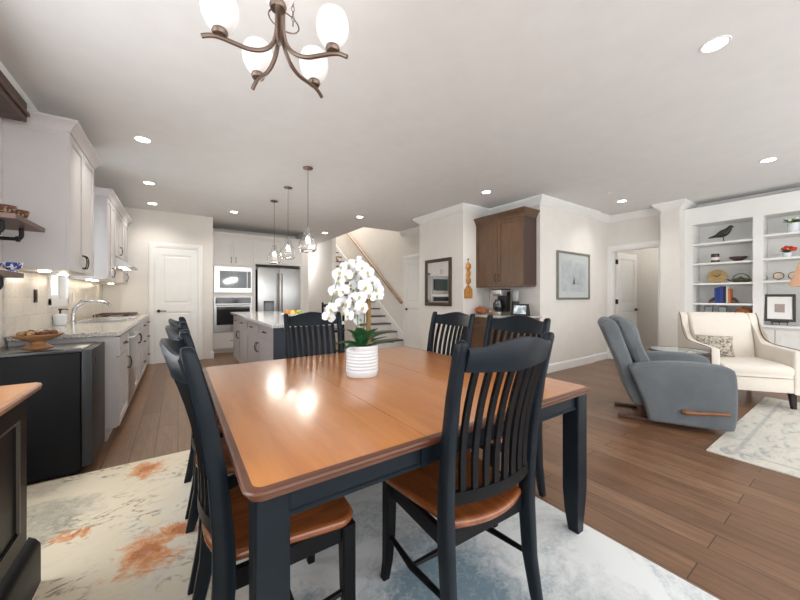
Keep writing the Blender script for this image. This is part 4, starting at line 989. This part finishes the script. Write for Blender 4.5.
for yy, s_, lb in ((1.50, 1, 'dark animal bookend left of the books on the fourth shelf'), (y-.045, -1, 'dark animal bookend right of the books on the fourth shelf')):
    t = thing('bookend', lb, 'bookend', (7.04, yy, zD), group='bookends on the fourth shelf')
    G().box(-.04, .04, -.04, .04, 0, .014, .004).done('base', RUNNER, t); G().tube(smoothpts([Vector(p) for p in ((0, s_*.03, .03), (0, 0, .045), (0, -s_*.02, .07), (0, -s_*.03, .085))], 3), [.012, .016, .02, .022, .024, .024, .02, .016, .012, .01], 10).done('figure', RUNNER, t, 60)
for yy, lb in ((1.53, 'small grey picture card on the lowest shelf, left one'), (1.37, 'small grey picture card on the lowest shelf, right one')):
    t = thing('picture_card', lb, 'photo', (7.02, yy, .9253), group='picture cards on the lowest shelf')
    G().box(-.006, .006, -.05, .05, 0, .125, .002).done('frame', BLKPL, t); G().box(-.008, -.006, -.042, .042, .010, .115).done('photo', art_material('small_photo', .2, (.45, .5, .5), (.12, .14, .14), 30), t, 0); G().box(.006, .05, -.01, .01, 0, .06).done('strut', BLKPL, t, 0)
tag(G().ball((0, 0, .055), .075, 20, .8, 1.25, .7, .08, 5).tube([(0, -.08, .06), (0, -.115, .05)], [.03, .01], 8).ball((0, 0, .10), .022, 8).done('seashell', mat('orange_brown_shell', (.42, .15, .04), .3, var=.4, vscale=20), None, 60, loc=(7.05, 1.15, .9253)), 'orange brown seashell on the lowest shelf behind the armchair', 'seashell')
# right bay
z1_, z2_, z3_, z0_ = 2.0853, 1.7503, 1.4303, .8003
vp = thing('trailing_plant', 'small green and white flowering plant in a glass vase on the top right shelf', 'plant', (7.02, .66, z1_))
G().lathe([(.04, 0), (.055, .005), (.06, .10), (.063, .13), (.058, .13), (.054, .02), (0, .015)], seg=20).done('vase', CERAM, vp)
GR2 = mat('yellow_green_leaf', (.30, .38, .10), .5, var=.3, vscale=20)
for i in range(22):
    a = i*2.4; leaf_mesh('leaf', random.uniform(.07, .13), .02, a, random.uniform(.2, 1.2), .3, GR2 if i % 2 else LEAF, vp, (0, 0, .12), 5)
for i in range(8):
    a = i*.9; G().ball((.06*math.cos(a), .07*math.sin(a), .17+.02*(i % 3)), .018, 8).done('blossom', PETAL, vp, 60)
fp = thing('flower_arrangement', 'red flowers with green leaves in a small white pot on the right bay shelf', 'flowers', (7.03, .72, z2_))
G().lathe([(.035, 0), (.04, .004), (.05, .06), (.046, .062), (.0, .055)], seg=18).done('pot', CERAM, fp)
REDF = mat('red_petal', (.65, .06, .03), .5)
for i in range(10): leaf_mesh('leaf', .09, .018, i*2.1, .7+.4*(i % 2), .25, LEAF, fp, (0, 0, .055), 5)
for i in range(7):
    a = i*.95-2; G().ball((.04*math.cos(a)-.01, .05*math.sin(a)-.02, .10+.02*(i % 3)), .028, 8, sz=.7).done('blossom', REDF, fp, 60)
for yy, lb in ((.80, 'small round cream plate on a stand, left one on the right bay shelf'), (.66, 'small round cream plate on a stand, right one on the right bay shelf')):
    t = thing('small_plate', lb, 'plate', (7.06, yy, z3_), group='small round plates on the right bay shelf')
    g = G(); g.M = Matrix.Translation((0, 0, .062)) @ Matrix.Rotation(math.radians(-80), 4, 'Y'); g.lathe([(0, .004), (.035, .004), (.052, .012), (.056, .012), (.05, .004), (.03, 0), (0, 0)], seg=24); g.done('plate', mat('cream_brown_plate', (.62, .53, .42), .4, var=.3, vscale=40), t)
    g = G(); g.M = Matrix.Translation((-.008, 0, .064)) @ Matrix.Rotation(math.radians(-80), 4, 'Y'); g.lathe([(.046, .0125), (.05, .015), (.054, .0125), (.046, .0125)], seg=24, cap=False); g.done('rim', PIPING, t); G().box(-.02, .04, -.02, .02, 0, .008).done('stand', DKB, t)
pf = thing('framed_photo', 'dark wood framed small picture on an easel on the bookcase ledge', 'picture frame', (7.0, .785, z0_), -R90+.12); pf.scale = (.86, 1, 1)
g = G(); g.M = Matrix.Translation((0, 0, .05)) @ Matrix.Rotation(math.radians(-10), 4, 'X')
for a, b, c, d in ((-.17, -.135, 0, .39), (.135, .17, 0, .39), (-.135, .135, 0, .035), (-.135, .135, .355, .39)): g.box(a, b, -.01, .012, c, d, .003, 1)
g.done('frame', mat('espresso_frame', (.05, .04, .035), .4), pf)
g = G(); g.M = Matrix.Translation((0, 0, .05)) @ Matrix.Rotation(math.radians(-10), 4, 'X'); g.box(-.135, .135, 0, .006, .035, .355); g.done('mat_board', PLAST, pf, 0)
g = G(); g.M = Matrix.Translation((0, -.001, .05)) @ Matrix.Rotation(math.radians(-10), 4, 'X'); g.box(-.055, .055, -.001, .001, .13, .25); g.done('photo', art_material('sepia_photo', .6, (.5, .42, .4), (.2, .14, .12), 30), pf, 0)
G().tube([(-.08, -.03, .0), (-.08, -.01, .045), (-.08, .03, .06)], .006, 6).tube([(.08, -.03, .0), (.08, -.01, .045), (.08, .03, .06)], .006, 6).tube([(0, .17, .0), (0, .06, .28)], .005, 6).box(-.10, .10, -.02, .02, .035, .05, .004).done('easel', DKB, pf)

# ================================================================== living room
# recliner: local +Y is where it faces, +X its right side (towards the camera)
rc = thing('recliner', 'grey-blue fabric recliner with wooden side lever, seen from its right side', 'recliner', (4.042, 1.154, 0), math.atan2(-.46, -.888))
def sweep_side(g, outline, x0, x1, edge=.03):
    # a padded slab: outline in (y,z) swept from x0 to x1 with softened rims
    n = len(outline); cy = sum(p[0] for p in outline)/n; cz = sum(p[1] for p in outline)/n
    def ring(x, k):
        lp = []
        for i in range(n):
            p = Vector(outline[i]); a = Vector(outline[i-1]); b = Vector(outline[(i+1) % n]); t = (b-a).normalized(); nn = Vector((t.y, -t.x))
            q = p-nn*k; lp.append((x, q.x, q.y))
        return lp
    e = edge; s_ = 1 if x1 > x0 else -1
    def ctr(x, k): return [(x, cy+(p[0]-cy)*k, cz+(p[1]-cz)*k) for p in outline]
    g.loft([ctr(x0-s_*e*.1, .05), ctr(x0-s_*e*.07, .5), ring(x0, e*.9), ring(x0+s_*e*.15, e*.45), ring(x0+s_*e*.45, e*.13), ring(x0+s_*e, 0), ring(x1-s_*e, 0), ring(x1-s_*e*.45, e*.13), ring(x1-s_*e*.15, e*.45), ring(x1, e*.9), ctr(x1+s_*e*.07, .5), ctr(x1+s_*e*.1, .05)])
def arc(pts, n=4): return [tuple(v)[:2] for v in smoothpts([Vector((a, b, 0)) for a, b in pts], n)]
arm_o = arc([(-.235, .055), (.05, .055), (.30, .057), (.352, .10), (.365, .30), (.358, .53), (.32, .592), (.20, .612), (.02, .615), (-.16, .60), (-.33, .565), (-.385, .53), (-.35, .42), (-.27, .20)], 2)
for s_ in (1, -1):
    g = G(); o_ = arm_o[::-1] if False else arm_o
    sweep_side(g, o_, s_*.38, s_*.23, .028); g.done('arm', RECL, rc, 55)
seat_o = arc([(-.25, .30), (.25, .28), (.34, .30), (.375, .36), (.37, .42), (.30, .455), (.0, .46), (-.25, .45)], 2)
g = G(); sweep_side(g, seat_o, .228, -.228, .03); g.done('seat_cushion', RECL, rc, 55)
g = G(); sweep_side(g, arc([(.30, .08), (.355, .09), (.375, .2), (.37, .30), (.30, .30)], 2), .228, -.228, .015); g.done('footrest', RECL, rc, 55)
G().box(-.22, .22, -.28, .28, .06, .29).done('base_body', RUNNER, rc, 0)
back_o = arc([(-.25, .17), (-.36, .19), (-.46, .50), (-.60, .86), (-.615, .92), (-.585, .965), (-.53, .975), (-.47, .92), (-.36, .60)], 3)
g = G(); sweep_side(g, back_o[::-1], .30, -.30, .03); g.done('back_shell', RECL, rc, 55)
pil_o = arc([(-.16, .44), (-.24, .42), (-.36, .62), (-.48, .90), (-.51, .97), (-.47, 1.0), (-.39, .985), (-.325, .93), (-.295, .86), (-.275, .76), (-.22, .62), (-.155, .50)], 3)
g = G(); sweep_side(g, pil_o[::-1], .265, -.265, .05); g.done('back_cushion', RECL, rc, 55)
lv = G().ball((.40, .015, .185), .026, 12, .6, 1.2, .9).tube([(.402, .015, .185), (.405, .10, .19), (.405, .2, .205), (.405, .30, .212)], [.022, .015, .014, .017], 10).done('lever', LEVER, rc, 60)
for x in (-.2, .2): G().box(x-.025, x+.025, -.46, .22, 0, .035, .006).box(x-.02, x+.02, -.2, .2, .035, .06).done('runner', RUNNER, rc)

# armchair: local +Y faces the room
ac = thing('armchair', 'cream upholstered armchair with brown piping in front of the bookcase', 'armchair', (5.467, .971, .0092), math.radians(126.4))
side_o = arc([(-.36, .17), (0, .17), (.36, .17), (.385, .185), (.39, .40), (.385, .59), (.36, .615), (.20, .625), (.05, .63), (-.10, .645), (-.21, .69), (-.275, .78), (-.315, .92), (-.36, .985), (-.41, .96), (-.42, .80), (-.40, .40), (-.38, .19)], 2)
for s_ in (1, -1):
    g = G(); sweep_side(g, side_o, s_*.39, s_*.305, .018); sp = g.done('side_panel', CREAM, ac, 55)
    edge = smoothpts([Vector((s_*.39, y, z)) for y, z in ((.392, .2), (.392, .40), (.389, .59), (.36, .618), (.20, .628), (.05, .633), (-.10, .648), (-.21, .693), (-.275, .783), (-.315, .923), (-.36, .988))], 2)
    G().tube([p+Vector((0, 0, .001)) for p in edge], .004, 6).done('piping', PIPING, sp)
g = G(); sweep_side(g, arc([(-.40, .25), (-.43, .60), (-.43, .95), (-.40, .985), (-.34, .98), (-.27, .88), (-.20, .62), (-.18, .45), (-.19, .27)][::-1], 2), .304, -.304, .03); g.done('back_cushion', CREAM, ac, 55)
g = G(); sweep_side(g, arc([(-.2, .325), (.35, .325), (.40, .35), (.415, .40), (.40, .445), (.30, .465), (.0, .47), (-.2, .46)], 2), .300, -.300, .03); g.done('seat_cushion', CREAM, ac, 55)
G().box(-.303, .303, -.40, .385, .175, .325, .01).done('seat_base', CREAM, ac)
for sx in (-1, 1):
    G().rects([(sx*.335, .325, 0, .018, .018), (sx*.325, .32, .176, .028, .028)]).done('leg', DKLEG, ac); G().rects([(sx*.34, -.38, 0, .018, .018), (sx*.32, -.34, .176, .028, .028)]).done('leg', DKLEG, ac)
# throw pillow against the arm nearer the doorway
mP, N_, L_, p_, v_ = base_nodes('woven_pillow_fabric', .9)
L_.new(ramp(N_, noise(N_, L_, v_, 40, 4, .7, .5), [(.42, (.13, .11, .09)), (.5, (.42, .37, .30)), (.6, (.55, .50, .43))], L_).outputs[0], p_.inputs['Base Color'])
g = G(); n = 14; W_, Hh, Tt = .17, .125, .055
bm = g.bm; top = {}; bot = {}
def pz(u, v): return Tt*(max(0, (1-u**4))*max(0, (1-v**4)))**.5
for i in range(n+1):
    for j in range(n+1):
        u, v = 2*i/n-1, 2*j/n-1; x = W_*u*(1-.06*(1-abs(v))); y_ = Hh*v*(1-.06*(1-abs(u)))
        top[i, j] = bm.verts.new((x, y_, pz(u, v))); bot[i, j] = bm.verts.new((x, y_, -pz(u, v)))
for i in range(n):
    for j in range(n):
        bm.faces.new((top[i, j], top[i+1, j], top[i+1, j+1], top[i, j+1])); bm.faces.new((bot[i, j], bot[i, j+1], bot[i+1, j+1], bot[i+1, j]))
tpil = g.done('throw_pillow', mP, None, 70, loc=(5.43, 1.13, .605)); tpil.rotation_euler = (math.radians(72), 0, math.radians(126.4+180-12))
tag(tpil, 'grey and tan woven throw pillow on the seat of the cream armchair', 'pillow')

# side table
stt = thing('side_table', 'small round glass-topped side table between recliner and armchair', 'side table', (4.77, 1.30, .05))
G().lathe([(0, .530), (.262, .530), (.262, .540), (0, .540)], seg=40).done('glass_top', mat('table_glass', (.75, .85, .83), .03, trans=.6), stt)
G().tube([(.265*math.cos(2*PI*i/36), .265*math.sin(2*PI*i/36),   .530) for i in range(36)], .013, 8, closed=True).done('rim', DKLEG, stt)
for k in range(4):
    a = PI/4+k*PI/2+.25; c_, s_ = math.cos(a), math.sin(a)
    G().tube([(.25*c_, .25*s_, .525), (.22*c_, .22*s_, .35), (.20*c_, .20*s_, .15), (.24*c_, .24*s_, -.05)], [.014, .011, .010, .013], 8).ball((.25*c_, .25*s_, .50), .018, 8).done('leg', DKLEG, stt)
G().tube([(.20*math.cos(2*PI*i/24), .20*math.sin(2*PI*i/24), .15) for i in range(24)], .006, 6, closed=True).done('stretcher_ring', DKLEG, stt)

# floor lamp at the right frame edge
fl = thing('floor_lamp', 'floor lamp with peach shade beside the armchair at the right edge', 'lamp', (6.37, .455, 0))
G().lathe([(0, 0), (.14, 0), (.14, .012), (.02, .03), (.012, .05)], seg=28).done('base', BRONZE, fl); G().cyl((0, 0, .03), (0, 0, 1.42), .009, seg=10).done('pole', BRONZE, fl)
G().lathe([(.19, 1.33), (.105, 1.62), (.102, 1.62), (.187, 1.33), (.19, 1.33)], seg=36, cap=False).done('lamp_shade', mat('peach_lamp_shade', (.62, .37, .24), .8, emit=.12, ecol=(1, .6, .4)), fl, 60)
G().ball((0, 0, 1.47), .03, 10).cyl((0, 0, 1.41), (0, 0, 1.45), .014).done('bulb', PLAST, fl, 60)
